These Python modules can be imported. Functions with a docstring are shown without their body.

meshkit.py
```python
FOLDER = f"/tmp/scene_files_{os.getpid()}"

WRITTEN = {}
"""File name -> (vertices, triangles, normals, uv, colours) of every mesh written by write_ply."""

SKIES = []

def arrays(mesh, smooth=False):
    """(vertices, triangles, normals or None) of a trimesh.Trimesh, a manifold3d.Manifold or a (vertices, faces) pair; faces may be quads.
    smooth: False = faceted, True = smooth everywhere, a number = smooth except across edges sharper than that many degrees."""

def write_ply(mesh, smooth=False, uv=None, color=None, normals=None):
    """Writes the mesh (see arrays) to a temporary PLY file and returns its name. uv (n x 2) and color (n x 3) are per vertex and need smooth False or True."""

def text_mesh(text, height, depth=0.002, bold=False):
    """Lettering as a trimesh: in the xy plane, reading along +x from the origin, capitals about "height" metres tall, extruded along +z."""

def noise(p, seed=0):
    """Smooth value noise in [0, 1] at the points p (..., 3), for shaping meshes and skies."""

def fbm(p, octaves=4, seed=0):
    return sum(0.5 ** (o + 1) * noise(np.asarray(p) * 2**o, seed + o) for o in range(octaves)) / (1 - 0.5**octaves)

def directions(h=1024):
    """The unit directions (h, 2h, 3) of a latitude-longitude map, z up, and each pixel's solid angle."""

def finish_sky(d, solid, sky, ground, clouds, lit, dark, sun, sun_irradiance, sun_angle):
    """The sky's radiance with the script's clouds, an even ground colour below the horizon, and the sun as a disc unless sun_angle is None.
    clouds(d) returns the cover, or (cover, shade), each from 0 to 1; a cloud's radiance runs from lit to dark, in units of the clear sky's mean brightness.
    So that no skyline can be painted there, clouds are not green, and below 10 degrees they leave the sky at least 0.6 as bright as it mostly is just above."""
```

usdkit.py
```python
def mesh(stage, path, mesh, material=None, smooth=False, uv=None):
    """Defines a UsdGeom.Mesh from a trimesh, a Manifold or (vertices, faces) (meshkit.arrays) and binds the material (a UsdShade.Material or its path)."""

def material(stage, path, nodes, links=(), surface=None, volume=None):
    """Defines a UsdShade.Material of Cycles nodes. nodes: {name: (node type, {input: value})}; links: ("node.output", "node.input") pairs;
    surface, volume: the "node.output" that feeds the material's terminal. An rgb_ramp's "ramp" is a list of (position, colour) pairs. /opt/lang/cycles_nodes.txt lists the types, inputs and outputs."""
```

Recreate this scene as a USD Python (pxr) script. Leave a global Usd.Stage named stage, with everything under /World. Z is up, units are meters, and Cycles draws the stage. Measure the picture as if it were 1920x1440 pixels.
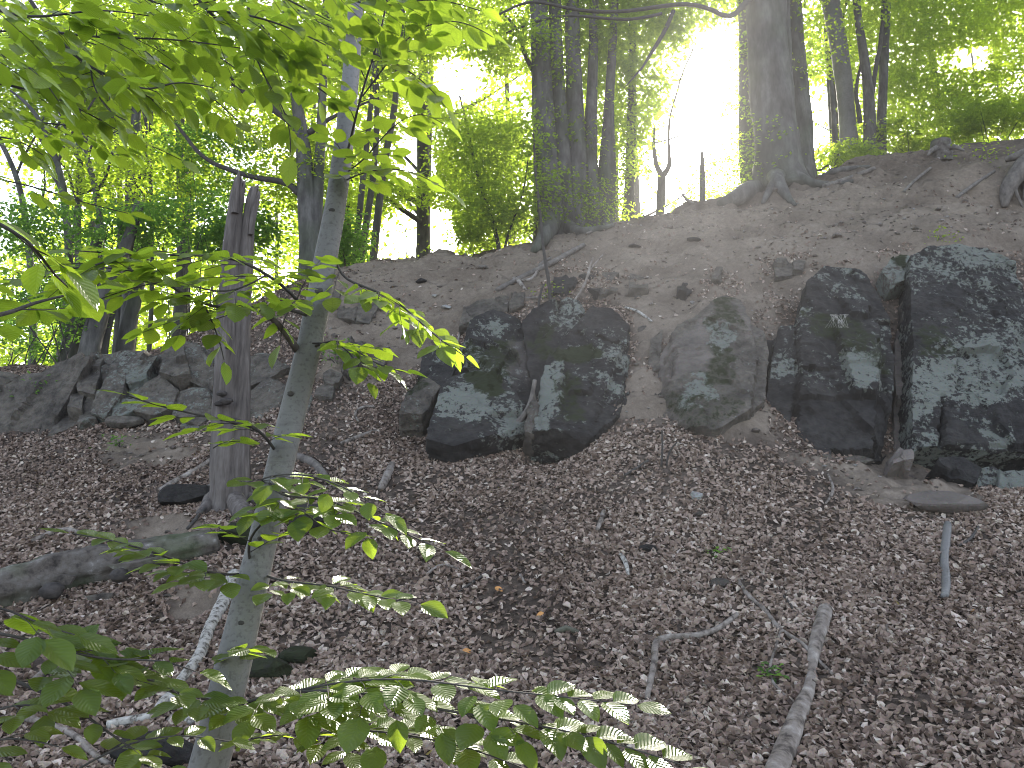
import math, random
import numpy as np, trimesh, manifold3d as mf, usdkit, meshkit
from scipy.interpolate import RBFInterpolator, CubicSpline, PchipInterpolator, RegularGridInterpolator
from shapely.geometry import Polygon, Point
import shapely
from pxr import Usd, UsdGeom, UsdLux, UsdShade, Gf, Sdf, Vt

stage = Usd.Stage.CreateInMemory()
UsdGeom.SetStageUpAxis(stage, "Z")
world = UsdGeom.Xform.Define(stage, "/World")
stage.SetDefaultPrim(world.GetPrim())
UsdGeom.Scope.Define(stage, "/World/Looks")

# ------------------------------------------------------------------ camera, sky, sun, exposure
F, PITCH, EYE = 1450.0, math.radians(10.0), np.array([0.0, 0.0, 1.6])
EXPOSURE = 2.2
SUN_AZ, SUN_EL = math.radians(15.6), math.radians(31.5)
SKY_STRENGTH, SUN_INT = 0.15, 1.25
cam = UsdGeom.Camera.Define(stage, "/World/camera")
cam.CreateHorizontalApertureAttr(36.0)
cam.CreateVerticalApertureAttr(27.0)
cam.CreateFocalLengthAttr(36.0 * F / 1920.0)
cam.CreateClippingRangeAttr(Gf.Vec2f(0.05, 2000))
cam.CreateExposureAttr(EXPOSURE)
cam.AddTranslateOp().Set(Gf.Vec3d(*EYE))
cam.AddRotateXOp().Set(90 + math.degrees(PITCH))
dome = UsdLux.DomeLight.Define(stage, "/World/sky")
sky_mat = usdkit.material(stage, "/World/Looks/sky_look", {
    "s": ("sky_texture", {"sky_type": "single_scattering", "sun_disc": False, "sun_elevation": SUN_EL, "sun_rotation": SUN_AZ,
                          "aerosol_density": 3.0, "ozone_density": .5}),
    "w": ("rgb_to_bw", {}), "m": ("mix", {"mix_type": "mix", "fac": .38}),          # thin high haze cloud whitens the blue evenly all over the sky
    "b": ("background_shader", {"strength": SKY_STRENGTH})}, [("s.color", "w.color"), ("s.color", "m.color1"), ("w.val", "m.color2"), ("m.color", "b.color")], surface="b.background")
UsdShade.MaterialBindingAPI.Apply(dome.GetPrim()).Bind(sky_mat)
dome.GetPrim().SetCustomDataByKey("kind", "structure")
sun = UsdLux.DistantLight.Define(stage, "/World/sun")
sun.CreateNormalizeAttr(True); sun.CreateIntensityAttr(SUN_INT); sun.CreateAngleAttr(0.53)
sun.CreateColorAttr(Gf.Vec3f(1.0, 0.93, 0.82))
sun.AddRotateXYZOp().Set(Gf.Vec3f(-(90 - math.degrees(SUN_EL)), 0, -math.degrees(SUN_AZ)))

# ------------------------------------------------------------------ helpers
SN, CN = math.sin(PITCH), math.cos(PITCH)
def ray(px, py):
    a, u = (np.asarray(px, float) - 960) / F, (720 - np.asarray(py, float)) / F
    return np.stack(np.broadcast_arrays(a, CN - u * SN, SN + u * CN), -1)
def at(px, py, Y):
    """the point Y metres in front of the viewer that is seen in that direction"""
    d = ray(px, py)
    return EYE + d * (np.asarray(Y, float) / d[..., 1])[..., None]
def seen(P):
    P = np.asarray(P, float) - EYE
    f = P[..., 1] * CN + P[..., 2] * SN; u = -P[..., 1] * SN + P[..., 2] * CN
    return 960 + F * P[..., 0] / np.maximum(f, 1e-3), 720 - F * u / np.maximum(f, 1e-3)
noise, fbm = meshkit.noise, meshkit.fbm
def unit(v):
    v = np.asarray(v, float); return v / (np.linalg.norm(v, axis=-1, keepdims=True) + 1e-12)
ORIGIN, TAKEN = {}, {}
def numbered(parent, name):
    k = TAKEN.get((parent, name), 0); TAKEN[(parent, name)] = k + 1
    return f"{parent}/{name}" + (f"_{k:03d}" if k else "")
def tag(prim, label=None, cat=None, group=None, kind=None):
    for k, v in (("label", label), ("category", cat), ("group", group), ("kind", kind)):
        if v: prim.SetCustomDataByKey(k, v)
    return prim
def thing(name, label, cat, loc=(0, 0, 0), group=None, kind=None):
    path = numbered("/World", name)
    x = UsdGeom.Xform.Define(stage, path); x.AddTranslateOp().Set(Gf.Vec3d(*map(float, loc)))
    ORIGIN[path] = np.asarray(loc, float)
    return tag(x.GetPrim(), label, cat, group, kind)
def obj(name, mesh, mat, parent=None, smooth=False, prim=None, uv=None, label=None, kind=None):
    base = str(parent.GetPath()) if parent is not None else "/World"
    path = numbered(base, name); o = ORIGIN.get(base, np.zeros(3))
    if isinstance(mesh, tuple): v, f = mesh
    elif isinstance(mesh, trimesh.Trimesh): v, f = mesh.vertices, mesh.faces
    else: v, f, _ = meshkit.arrays(mesh)
    m = usdkit.mesh(stage, path, (np.asarray(v) - o, f), mat, smooth=smooth, uv=uv)
    ORIGIN[path] = o
    api = UsdGeom.PrimvarsAPI(m)
    for k, a in (prim or {}).items():
        api.CreatePrimvar(k, Sdf.ValueTypeNames.FloatArray, "vertex").Set(Vt.FloatArray.FromNumpy(np.asarray(a, np.float32)))
    return tag(m.GetPrim(), label, None, None, kind)
def join(parts):
    vs, fs, n = [], [], 0
    for v, f in parts:
        vs.append(v); fs.append(np.asarray(f) + n); n += len(v)
    return np.vstack(vs), np.vstack(fs)
def resample(pts, rad, step):
    pts = np.asarray(pts, float); rad = np.asarray(rad, float)
    s = np.r_[0, np.cumsum(np.linalg.norm(np.diff(pts, axis=0), axis=1) + 1e-6)]
    n = max(3, int(s[-1] / step) + 1); q = np.linspace(0, s[-1], n)
    p = PchipInterpolator(s, pts)(q) if len(pts) < 3 else CubicSpline(s, pts, bc_type="natural")(q)
    return p, PchipInterpolator(s, rad)(q) if len(pts) > 1 else rad
def tube(pts, rad, sides=8, step=None, bump=0.0, seed=0, caps=True, scale=6.0, jitter=0.0, ridge=0.0, ridges=1.6):
    pts = np.asarray(pts, float); rad = np.broadcast_to(np.asarray(rad, float), (len(pts),))
    if step: pts, rad = resample(pts, rad, step)
    if jitter: pts = pts + (fbm(pts[:, [0, 1, 2]] * 1.7 + seed, 2, seed)[:, None] - .5) * jitter * np.array([1, .6, .3])
    T = unit(np.gradient(pts, axis=0))
    a = np.cross(T[0], [0, 0, 1.0] if abs(T[0, 2]) < .9 else [1.0, 0, 0]); a /= np.linalg.norm(a)
    A = [a]
    for t in T[1:]:
        a = a - t * (a @ t); a = a / (np.linalg.norm(a) + 1e-12); A.append(a)
    A = np.array(A); B = np.cross(T, A)
    th = np.arange(sides) * 2 * np.pi / sides
    d = np.cos(th)[None, :, None] * A[:, None] + np.sin(th)[None, :, None] * B[:, None]
    v = pts[:, None] + rad[:, None, None] * d
    if bump:
        k = (fbm(v * scale + seed * 3.1, 3, seed) - .5) * 2 * bump
        v = v + d * (k * rad[:, None])[..., None]
    if ridge:   # flutes and cracks that run along the wood
        sl = np.r_[0, np.cumsum(np.linalg.norm(np.diff(pts, axis=0), axis=1))]; c = np.stack([np.broadcast_to(np.cos(th) * ridges, (len(pts), sides)), np.broadcast_to(np.sin(th) * ridges, (len(pts), sides)), np.broadcast_to(sl[:, None] * .45, (len(pts), sides))], -1)
        v = v + d * ((fbm(c + seed * 7.7, 3, seed + 5) - .5) * 2 * ridge * rad[:, None])[..., None]
    n = len(pts); v = v.reshape(-1, 3)
    i, j = np.meshgrid(np.arange(n - 1), np.arange(sides), indexing="ij")
    q = np.stack([i * sides + j, i * sides + (j + 1) % sides, (i + 1) * sides + (j + 1) % sides, (i + 1) * sides + j], -1).reshape(-1, 4)
    f = np.vstack([q[:, [0, 1, 2]], q[:, [0, 2, 3]]])
    if caps:
        v = np.vstack([v, pts[0] - T[0] * rad[0] * .25, pts[-1] + T[-1] * rad[-1] * .25])
        c0, c1 = n * sides, n * sides + 1; j = np.arange(sides)
        f = np.vstack([f, np.stack([np.full(sides, c0), (j + 1) % sides, j], 1), np.stack([np.full(sides, c1), (n - 1) * sides + j, (n - 1) * sides + (j + 1) % sides], 1)])
    return v, f

# ------------------------------------------------------------------ materials
L = "/World/Looks/"
def attr(n): return ("attribute", {"attribute": n})
def mat_bark(name, ramp, scale=9.0, rough=.85, bump=.5, zs=.35, green=0.0, fine=60.0):
    n = {"g": ("geometry", {}), "m": ("mapping", {"scale": (1, 1, zs)}),
         "n1": ("noise_texture", {"scale": scale, "detail": 6.0, "roughness": .65}), "n2": ("noise_texture", {"scale": scale * .22, "detail": 3.0}),
         "n3": ("noise_texture", {"scale": fine, "detail": 3.0}),
         "r": ("rgb_ramp", {"ramp": ramp}), "gr": ("rgb_ramp", {"ramp": [(0.45, (0, 0, 0)), (0.7, (1, 1, 1))]}),
         "gm": ("math", {"math_type": "multiply", "value2": green}),
         "mx": ("mix", {"mix_type": "mix", "color2": (.055, .075, .03)}),
         "add": ("math", {"math_type": "multiply_add", "value2": .35}),
         "b": ("bump", {"strength": bump, "distance": .012}), "p": ("principled_bsdf", {"roughness": rough, "specular_ior_level": .25})}
    l = [("g.position", "m.vector"), ("m.vector", "n1.vector"), ("m.vector", "n3.vector"), ("g.position", "n2.vector"), ("n1.fac", "r.fac"), ("n2.fac", "gr.fac"), ("gr.color", "gm.value1"),
         ("gm.value", "mx.fac"), ("r.color", "mx.color1"), ("mx.color", "p.base_color"), ("n3.fac", "add.value1"), ("n1.fac", "add.value3"), ("add.value", "b.height"), ("b.normal", "p.normal")]
    return usdkit.material(stage, L + name, n, l, surface="p.BSDF")
M = {}
def mat_beech(name, lo, hi, lichen):
    return usdkit.material(stage, L + name, {"g": ("geometry", {}), "m": ("mapping", {"scale": (1, 1, 6.0)}), "m2": ("mapping", {"scale": (1, 1, .5)}), "n1": ("noise_texture", {"scale": 2.6, "detail": 5.0, "roughness": .6}),
        "n2": ("noise_texture", {"scale": 9.0, "detail": 5.0, "roughness": .7}), "n3": ("noise_texture", {"scale": 75.0, "detail": 3.0}), "n4": ("noise_texture", {"scale": 14.0, "detail": 6.0, "roughness": .7}),
        "r": ("rgb_ramp", {"ramp": [(.32, lo), (.66, hi)]}), "s": ("rgb_ramp", {"ramp": [(.33, (.42, .4, .38)), (.46, (1, 1, 1))]}), "h": ("rgb_ramp", {"ramp": [(.34, (.5, .48, .46)), (.45, (1, 1, 1))]}), "lr": ("rgb_ramp", {"ramp": [(.56, (0, 0, 0)), (.63, (.22, .22, .22))]}),
        "a": ("mix", {"mix_type": "multiply", "fac": .5}), "b": ("mix", {"mix_type": "multiply", "fac": .3}), "c": ("mix", {"mix_type": "mix", "color2": lichen}), "hh": ("mix_float", {"fac": .5}), "bp": ("bump", {"strength": .6, "distance": .008}), "p": ("principled_bsdf", {"roughness": .8, "specular_ior_level": .25})},
        [("g.position", "m.vector"), ("g.position", "m2.vector"), ("m2.vector", "n1.vector"), ("m.vector", "n2.vector"), ("g.position", "n3.vector"), ("m2.vector", "n4.vector"), ("n1.fac", "r.fac"), ("n3.fac", "s.fac"), ("n2.fac", "h.fac"), ("n4.fac", "lr.fac"),
         ("r.color", "c.color1"), ("lr.color", "c.fac"), ("c.color", "a.color1"), ("s.color", "a.color2"), ("a.color", "b.color1"), ("h.color", "b.color2"), ("b.color", "p.base_color"), ("n2.fac", "hh.a"), ("n3.fac", "hh.b"), ("hh.result", "bp.height"), ("bp.normal", "p.normal")], surface="p.BSDF")
M["beech"] = mat_beech("beech_bark_mottled", (.112, .106, .1), (.16, .152, .144), (.19, .178, .166))
M["tree"] = mat_bark("forest_bark", [(.32, (.03, .027, .024)), (.5, (.062, .057, .052)), (.7, (.115, .108, .098))], 6.0, .85, .5, .3, .35)
M["dark"] = mat_bark("dark_twig_bark", [(.3, (.025, .022, .02)), (.7, (.06, .052, .045))], 20.0, .8, .3, 1.0)
M["dead"] = mat_bark("dead_wood", [(.3, (.04, .032, .028)), (.5, (.09, .075, .066)), (.72, (.155, .134, .12))], 16.0, .9, .8, .12)
M["log"] = mat_bark("rotten_log_bark", [(.33, (.022, .018, .015)), (.47, (.075, .062, .052)), (.6, (.1, .088, .077)), (.72, (.22, .2, .185))], 9.0, .9, 1.0, 1.0, .75)
M["stick"] = mat_bark("weathered_stick", [(.36, (.05, .04, .033)), (.47, (.15, .124, .104)), (.6, (.22, .19, .165)), (.7, (.3, .27, .24))], 11.0, .9, .8, .8)
M["palestick"] = mat_bark("pale_peeling_stick", [(.38, (.07, .06, .05)), (.5, (.28, .26, .23)), (.75, (.42, .4, .37))], 26.0, .9, .5, .8)
M["root"] = mat_bark("root_bark", [(.3, (.06, .052, .045)), (.6, (.14, .12, .105)), (.8, (.2, .18, .16))], 12.0, .9, .6, .7)
M["fungus"] = mat_bark("bracket_fungus", [(.3, (.02, .017, .015)), (.7, (.06, .05, .045))], 20.0, .9, .4, 1.0)

def mat_leaf(name, dark, light, trans, tw=.5, rough=.42, spec=.5, veins=False, underside=None):
    n = {"t": attr("tint"), "r": ("rgb_ramp", {"ramp": [(0, dark), (1, light)]}), "rt": ("rgb_ramp", {"ramp": [(0, tuple(c * .62 for c in trans)), (1, trans)]}),
         "p": ("principled_bsdf", {"roughness": rough, "specular_ior_level": spec}), "tr": ("translucent_bsdf", {}), "mx": ("mix_closure", {"fac": tw})}
    l = [("t.fac", "r.fac"), ("t.fac", "rt.fac"), ("p.BSDF", "mx.closure1"), ("tr.BSDF", "mx.closure2")]
    if veins:   # midrib and side veins from the leaf's own coordinates
        n |= {"uv": ("uvmap", {"attribute": "st"}), "s": ("separate_xyz", {}), "v0": ("math", {"math_type": "subtract", "value2": .5}), "va": ("math", {"math_type": "absolute"}),
              "k": ("math", {"math_type": "multiply", "value2": -.55}), "sum": ("math", {"math_type": "add"}), "fr": ("math", {"math_type": "multiply", "value2": 9.0}),
              "pp": ("math", {"math_type": "pingpong", "value2": .5}), "ve": ("math", {"math_type": "less_than", "value2": .06}), "mid": ("math", {"math_type": "less_than", "value2": .018}),
              "mm": ("math", {"math_type": "maximum"}), "vf": ("math", {"math_type": "multiply", "value2": .38}),
              "cv": ("mix", {"mix_type": "mix", "color2": tuple(c * .45 for c in trans)}), "dv": ("mix", {"mix_type": "mix", "color2": tuple(min(1, c * 2.0) for c in light)}),
              "bm": ("bump", {"strength": .7, "distance": .004})}
        l += [("uv.UV", "s.vector"), ("s.y", "v0.value1"), ("v0.value", "va.value1"), ("va.value", "k.value1"), ("k.value", "sum.value1"), ("s.x", "sum.value2"), ("sum.value", "fr.value1"),
              ("fr.value", "pp.value1"), ("pp.value", "ve.value1"), ("va.value", "mid.value1"), ("ve.value", "mm.value1"), ("mid.value", "mm.value2"), ("mm.value", "vf.value1"),
              ("vf.value", "cv.fac"), ("vf.value", "dv.fac"), ("rt.color", "cv.color1"), ("r.color", "dv.color1"), ("cv.color", "tr.color"), ("dv.color", "p.base_color"),
              ("pp.value", "bm.height"), ("bm.normal", "p.normal")]
    else:
        l += [("r.color", "p.base_color"), ("rt.color", "tr.color")]
    return usdkit.material(stage, L + name, n, l, surface="mx.closure")
M["leaf"] = mat_leaf("near_beech_leaf", (.04, .07, .018), (.07, .105, .022), (.4, .56, .035), .62, .3, .5, True)
M["crown"] = mat_leaf("crown_leaf", (.03, .065, .014), (.09, .12, .018), (.47, .64, .042), .66, .5, .35)
M["shrub"] = mat_leaf("shrub_leaf", (.03, .08, .02), (.06, .12, .025), (.26, .48, .07), .6, .5, .35)

def mat_litter(name, ramp):
    return usdkit.material(stage, L + name, {"t": attr("tint"), "r": ("rgb_ramp", {"ramp": ramp}), "g": ("geometry", {}), "n": ("noise_texture", {"scale": 90.0, "detail": 2.0}),
        "mx": ("mix", {"mix_type": "multiply", "fac": .35}), "p": ("principled_bsdf", {"roughness": .75, "specular_ior_level": .3})},
        [("t.fac", "r.fac"), ("g.position", "n.vector"), ("r.color", "mx.color1"), ("n.color", "mx.color2"), ("mx.color", "p.base_color")], surface="p.BSDF")
M["litter"] = mat_litter("dry_leaf", [(0, (.045, .028, .02)), (.3, (.145, .096, .07)), (.65, (.3, .218, .168)), (1, (.5, .415, .34))])
M["yellowleaf"] = mat_litter("yellow_leaf", [(0, (.45, .36, .1)), (1, (.5, .42, .14))])
M["orangeleaf"] = mat_litter("orange_leaf", [(0, (.4, .17, .05)), (1, (.5, .25, .08))])

M["ground"] = usdkit.material(stage, L + "ground_look", {
    "g": ("geometry", {}), "s": attr("soil"), "n1": ("noise_texture", {"scale": 1.3, "detail": 5.0}), "n2": ("noise_texture", {"scale": 14.0, "detail": 6.0, "roughness": .7}),
    "n3": ("noise_texture", {"scale": 70.0, "detail": 4.0, "roughness": .7}), "vo": ("voronoi_texture", {"scale": 45.0}),
    "soil": ("rgb_ramp", {"ramp": [(.25, (.085, .064, .048)), (.5, (.165, .13, .1)), (.75, (.25, .205, .162))]}),
    "lit": ("rgb_ramp", {"ramp": [(.3, (.035, .026, .02)), (.55, (.09, .068, .053)), (.75, (.16, .122, .096))]}),
    "a": ("mix_float", {"fac": .5}), "mx": ("mix", {"mix_type": "mix"}), "dk": ("rgb_ramp", {"ramp": [(.3, (.45, .43, .42)), (.6, (1, 1, 1))]}),
    "ml": ("mix", {"mix_type": "multiply", "fac": .8}), "h": ("mix_float", {"fac": .35}),
    "b": ("bump", {"strength": .9, "distance": .03}), "p": ("principled_bsdf", {"roughness": .95, "specular_ior_level": .15})},
    [("g.position", "n1.vector"), ("g.position", "n2.vector"), ("g.position", "n3.vector"), ("g.position", "vo.vector"), ("n2.fac", "a.a"), ("n3.fac", "a.b"), ("a.result", "soil.fac"), ("n2.fac", "lit.fac"),
     ("s.fac", "mx.fac"), ("lit.color", "mx.color1"), ("soil.color", "mx.color2"), ("n1.fac", "dk.fac"), ("mx.color", "ml.color1"), ("dk.color", "ml.color2"), ("ml.color", "p.base_color"),
     ("n2.fac", "h.a"), ("n3.fac", "h.b"), ("h.result", "b.height"), ("b.normal", "p.normal")], surface="p.BSDF")

def mat_rock(name, base, lichen=(.2, .205, .175), stain=.55):
    return usdkit.material(stage, L + name, {
        "g": ("geometry", {}), "li": attr("lichen"), "mo": attr("moss"), "du": attr("dust"),
        "n1": ("noise_texture", {"scale": 2.2, "detail": 7.0, "roughness": .62}), "n2": ("noise_texture", {"scale": 11.0, "detail": 8.0, "roughness": .7}),
        "n3": ("noise_texture", {"scale": 7.0, "detail": 11.0, "roughness": .8, "distortion": .4}), "n4": ("noise_texture", {"scale": 55.0, "detail": 5.0, "roughness": .7}),
        "n5": ("noise_texture", {"scale": 15.0, "detail": 8.0, "roughness": .72}), "l35": ("mix_float", {"fac": .55}),
        "rb": ("rgb_ramp", {"ramp": [(.3, tuple(c * .42 for c in base)), (.5, base), (.72, tuple(c * 1.5 for c in base))]}),
        "st": ("rgb_ramp", {"ramp": [(.36, (stain, stain, stain * 1.05)), (.58, (1, 1, 1))]}), "mst": ("mix", {"mix_type": "multiply", "fac": 1.0}),
        "la": ("math", {"math_type": "add"}), "lr": ("rgb_ramp", {"ramp": [(.57, (0, 0, 0)), (.595, (1, 1, 1))]}), "lm": ("mix", {"mix_type": "mix", "color2": lichen}),
        "lv": ("mix", {"mix_type": "multiply", "fac": .55}),
        "ma": ("math", {"math_type": "add"}), "mr": ("rgb_ramp", {"ramp": [(.6, (0, 0, 0)), (.75, (1, 1, 1))]}), "mm": ("mix", {"mix_type": "mix", "color2": (.03, .035, .014)}),
        "dm": ("mix", {"mix_type": "mix", "color2": (.23, .19, .165)}), "da": ("math", {"math_type": "multiply_add", "value2": .5}), "dr": ("rgb_ramp", {"ramp": [(.55, (0, 0, 0)), (.85, (1, 1, 1))]}),
        "h": ("mix_float", {"fac": .4}), "b": ("bump", {"strength": 1.0, "distance": .07}), "p": ("principled_bsdf", {"roughness": .9, "specular_ior_level": .2})},
        [("g.position", f"{k}.vector") for k in ("n1", "n2", "n3", "n4", "n5")] +
        [("n2.fac", "rb.fac"), ("n1.fac", "st.fac"), ("rb.color", "mst.color1"), ("st.color", "mst.color2"),
         ("n3.fac", "l35.a"), ("n5.fac", "l35.b"), ("l35.result", "la.value1"), ("li.fac", "la.value2"), ("la.value", "lr.fac"), ("lr.color", "lm.fac"), ("mst.color", "lm.color1"), ("n4.color", "lv.color2"), 
         ("n2.fac", "ma.value1"), ("mo.fac", "ma.value2"), ("ma.value", "mr.fac"), ("lm.color", "mm.color1"), ("mr.color", "mm.fac"),
         ("n1.fac", "da.value1"), ("du.fac", "da.value3"), ("da.value", "dr.fac"), ("dr.color", "dm.fac"), ("mm.color", "dm.color1"), ("dm.color", "lv.color1"), ("lv.color", "p.base_color"),
         ("n2.fac", "h.a"), ("n4.fac", "h.b"), ("h.result", "b.height"), ("b.normal", "p.normal")], surface="p.BSDF")
M["rock"] = mat_rock("dark_sandstone", (.05, .044, .04))
M["slab"] = mat_rock("buff_sandstone", (.145, .122, .098), (.2, .205, .175), .6)
M["pale"] = mat_rock("pale_stone", (.42, .4, .37), (.5, .5, .47), .9)
# ------------------------------------------------------------------ the slope
PROFILE = {
 -700: [(1440, 4.0), (1200, 5.8), (1000, 8.2), (850, 11), (760, 12.2), (720, 13)],
 0: [(1440, 4.0), (1250, 5.2), (1130, 6.2), (1000, 7.8), (880, 9.8), (815, 11.0), (720, 12.2), (690, 13.2)],
 350: [(1440, 4.0), (1250, 5.1), (1100, 6.3), (950, 8.0), (860, 9.4), (800, 10.5), (660, 12.0), (632, 13.0)],
 600: [(1440, 4.0), (1250, 5.1), (1100, 6.3), (950, 7.8), (850, 9.2), (740, 10.5), (640, 11.6), (560, 12.5), (512, 13.3)],
 800: [(1440, 4.0), (1250, 5.1), (1100, 6.2), (950, 7.8), (845, 9.2), (740, 10.5), (600, 11.9), (540, 12.6), (485, 13.6)],
 1000: [(1440, 4.0), (1250, 5.0), (1100, 6.1), (950, 7.5), (850, 9.0), (720, 10.05), (600, 11.1), (520, 12.3), (458, 13.8)],
 1200: [(1440, 4.0), (1250, 5.0), (1100, 6.1), (950, 7.3), (850, 8.3), (750, 9.35), (680, 9.95), (580, 11.0), (480, 12.5), (405, 14.4)],
 1400: [(1440, 4.0), (1250, 5.0), (1100, 6.1), (950, 7.3), (850, 8.4), (790, 9.0), (700, 9.75), (560, 10.9), (450, 12.5), (370, 14.8)],
 1600: [(1440, 4.0), (1250, 5.0), (1100, 6.1), (975, 7.2), (880, 8.4), (800, 9.5), (600, 10.6), (500, 11.1), (420, 12.5), (303, 15.4)],
 1800: [(1440, 4.0), (1250, 5.0), (1100, 6.1), (975, 7.2), (905, 8.4), (800, 9.5), (600, 10.6), (470, 11.1), (400, 12.6), (276, 15.6)],
 2000: [(1440, 4.0), (1250, 5.0), (1100, 6.1), (970, 7.2), (900, 8.4), (800, 9.5), (600, 10.6), (480, 11.2), (400, 12.6), (258, 15.8)],
 2700: [(1440, 4.0), (1250, 5.2), (1100, 6.6), (950, 8.4), (850, 9.8), (600, 12), (400, 15), (270, 18.5)]}
ctl = [(x, 0.0, 0.0) for x in (-12, -4, 0, 4, 12)] + [(x, -6.0, -.5) for x in (-12, 0, 12)] + [(x, 2.0, .15) for x in (-6, -1, 1, 6)]
for px, col in PROFILE.items():
    for py, Y in col: ctl.append(tuple(at(px, py, Y)))
    P = at(px, *col[-1])
    slope = .08 if px > 500 else .14
    for dy in (2.0, 8.0, 26.0): ctl.append((P[0] * (1 + dy / P[1] * .8), P[1] + dy, P[2] - slope * dy + .05))
# hollows under the two undercut rocks and below the uprooted tree
ctl = np.array(ctl)
rbf = RBFInterpolator(ctl[:, :2], ctl[:, 2], kernel="thin_plate_spline", smoothing=.02)
def lines(lo, hi, step, far):
    a = np.arange(lo, hi, step); s, out = step, []
    x = a[-1] + step
    while x < far - 1: out.append(x); s = min(s * 1.25, 12); x += s
    out.append(far); neg, s, x = [], step, lo - step
    while x > -far + 1: neg.append(x); s = min(s * 1.25, 12); x -= s
    return np.r_[-far, neg[::-1], a, out]
gx, gy = lines(-9.5, 9.5, .07, 160.0), lines(2.5, 16.6, .06, 160.0)
GX, GY = np.meshgrid(gx, gy, indexing="ij")
xy = np.stack([np.clip(GX, -24, 24), np.clip(GY, -6, 40)], -1).reshape(-1, 2)
Z0 = rbf(xy).reshape(GX.shape)
Pg = np.stack([GX, GY, Z0], -1)
sx, sy = seen(Pg)
jit = (fbm(np.stack([GX * 1.1, GY * 1.1, Z0], -1), 4, 5) - .5) * 130
SOIL = [[(600, 505), (700, 485), (1000, 440), (1200, 395), (1400, 360), (1600, 295), (1800, 268), (2100, 235), (2100, 470), (1800, 470), (1650, 520), (1500, 560), (1420, 640), (1380, 600), (1240, 650), (1190, 700), (1190, 590), (1100, 560), (920, 590), (800, 680), (680, 730), (600, 720)],
        [(1190, 680), (1240, 700), (1290, 790), (1230, 800), (1170, 790), (1140, 800)], [(1330, 820), (1400, 755), (1440, 740), (1450, 830), (1400, 830)],
        [(1480, 870), (1640, 850), (1720, 830), (1790, 880), (1850, 935), (1780, 960), (1640, 945)], [(300, 1170), (340, 1090), (420, 1060), (430, 1120), (360, 1180)], [(190, 820), (300, 810), (380, 850), (300, 880), (200, 880)],
        [(240, 980), (330, 960), (420, 990), (380, 1030), (260, 1030)]]
def soil_mask(px, py, j):
    out = np.zeros(np.shape(px))
    for poly in SOIL:
        g = Polygon(poly); p = shapely.points(np.ravel(px) + np.ravel(j) * .35, np.ravel(py) + np.ravel(j) * .5)
        d = np.where(shapely.contains(g, p), 1, -1) * shapely.distance(g.exterior, p)
        out = np.maximum(out, np.clip(d.reshape(np.shape(px)) / 26 + .5, 0, 1))
    return out
near = (GY > 3) & (GY < 17) & (np.abs(GX) < 12)
soil = np.zeros(GX.shape); soil[near] = soil_mask(sx[near], sy[near], jit[near])
q = np.stack([GX, GY, Z0], -1)
lump = (fbm(q * 1.1, 4, 11) - .5) * .22 + (fbm(q * 4.0, 3, 12) - .5) * .07
rough = (np.abs(fbm(q * np.array([2.0, 2.0, 3.5]), 4, 21) - .5) * -.7 + .08) * 1.0 + (fbm(q * 9.0, 3, 22) - .5) * .1
Z = Z0 + np.where(near, lump * (.55 + .5 * soil) + rough * soil, lump)
for hx, hy, hY, rx, ry, dp in ((1045, 840, 9.2, .42, .35, .5), (1850, 864, 9.0, .85, .28, .3), (1610, 852, 8.8, .4, .2, .12)):
    c = at(hx, hy, hY); Z -= dp * np.exp(-(((GX - c[0]) / rx) ** 2 + ((GY - c[1]) / ry) ** 2))
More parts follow.
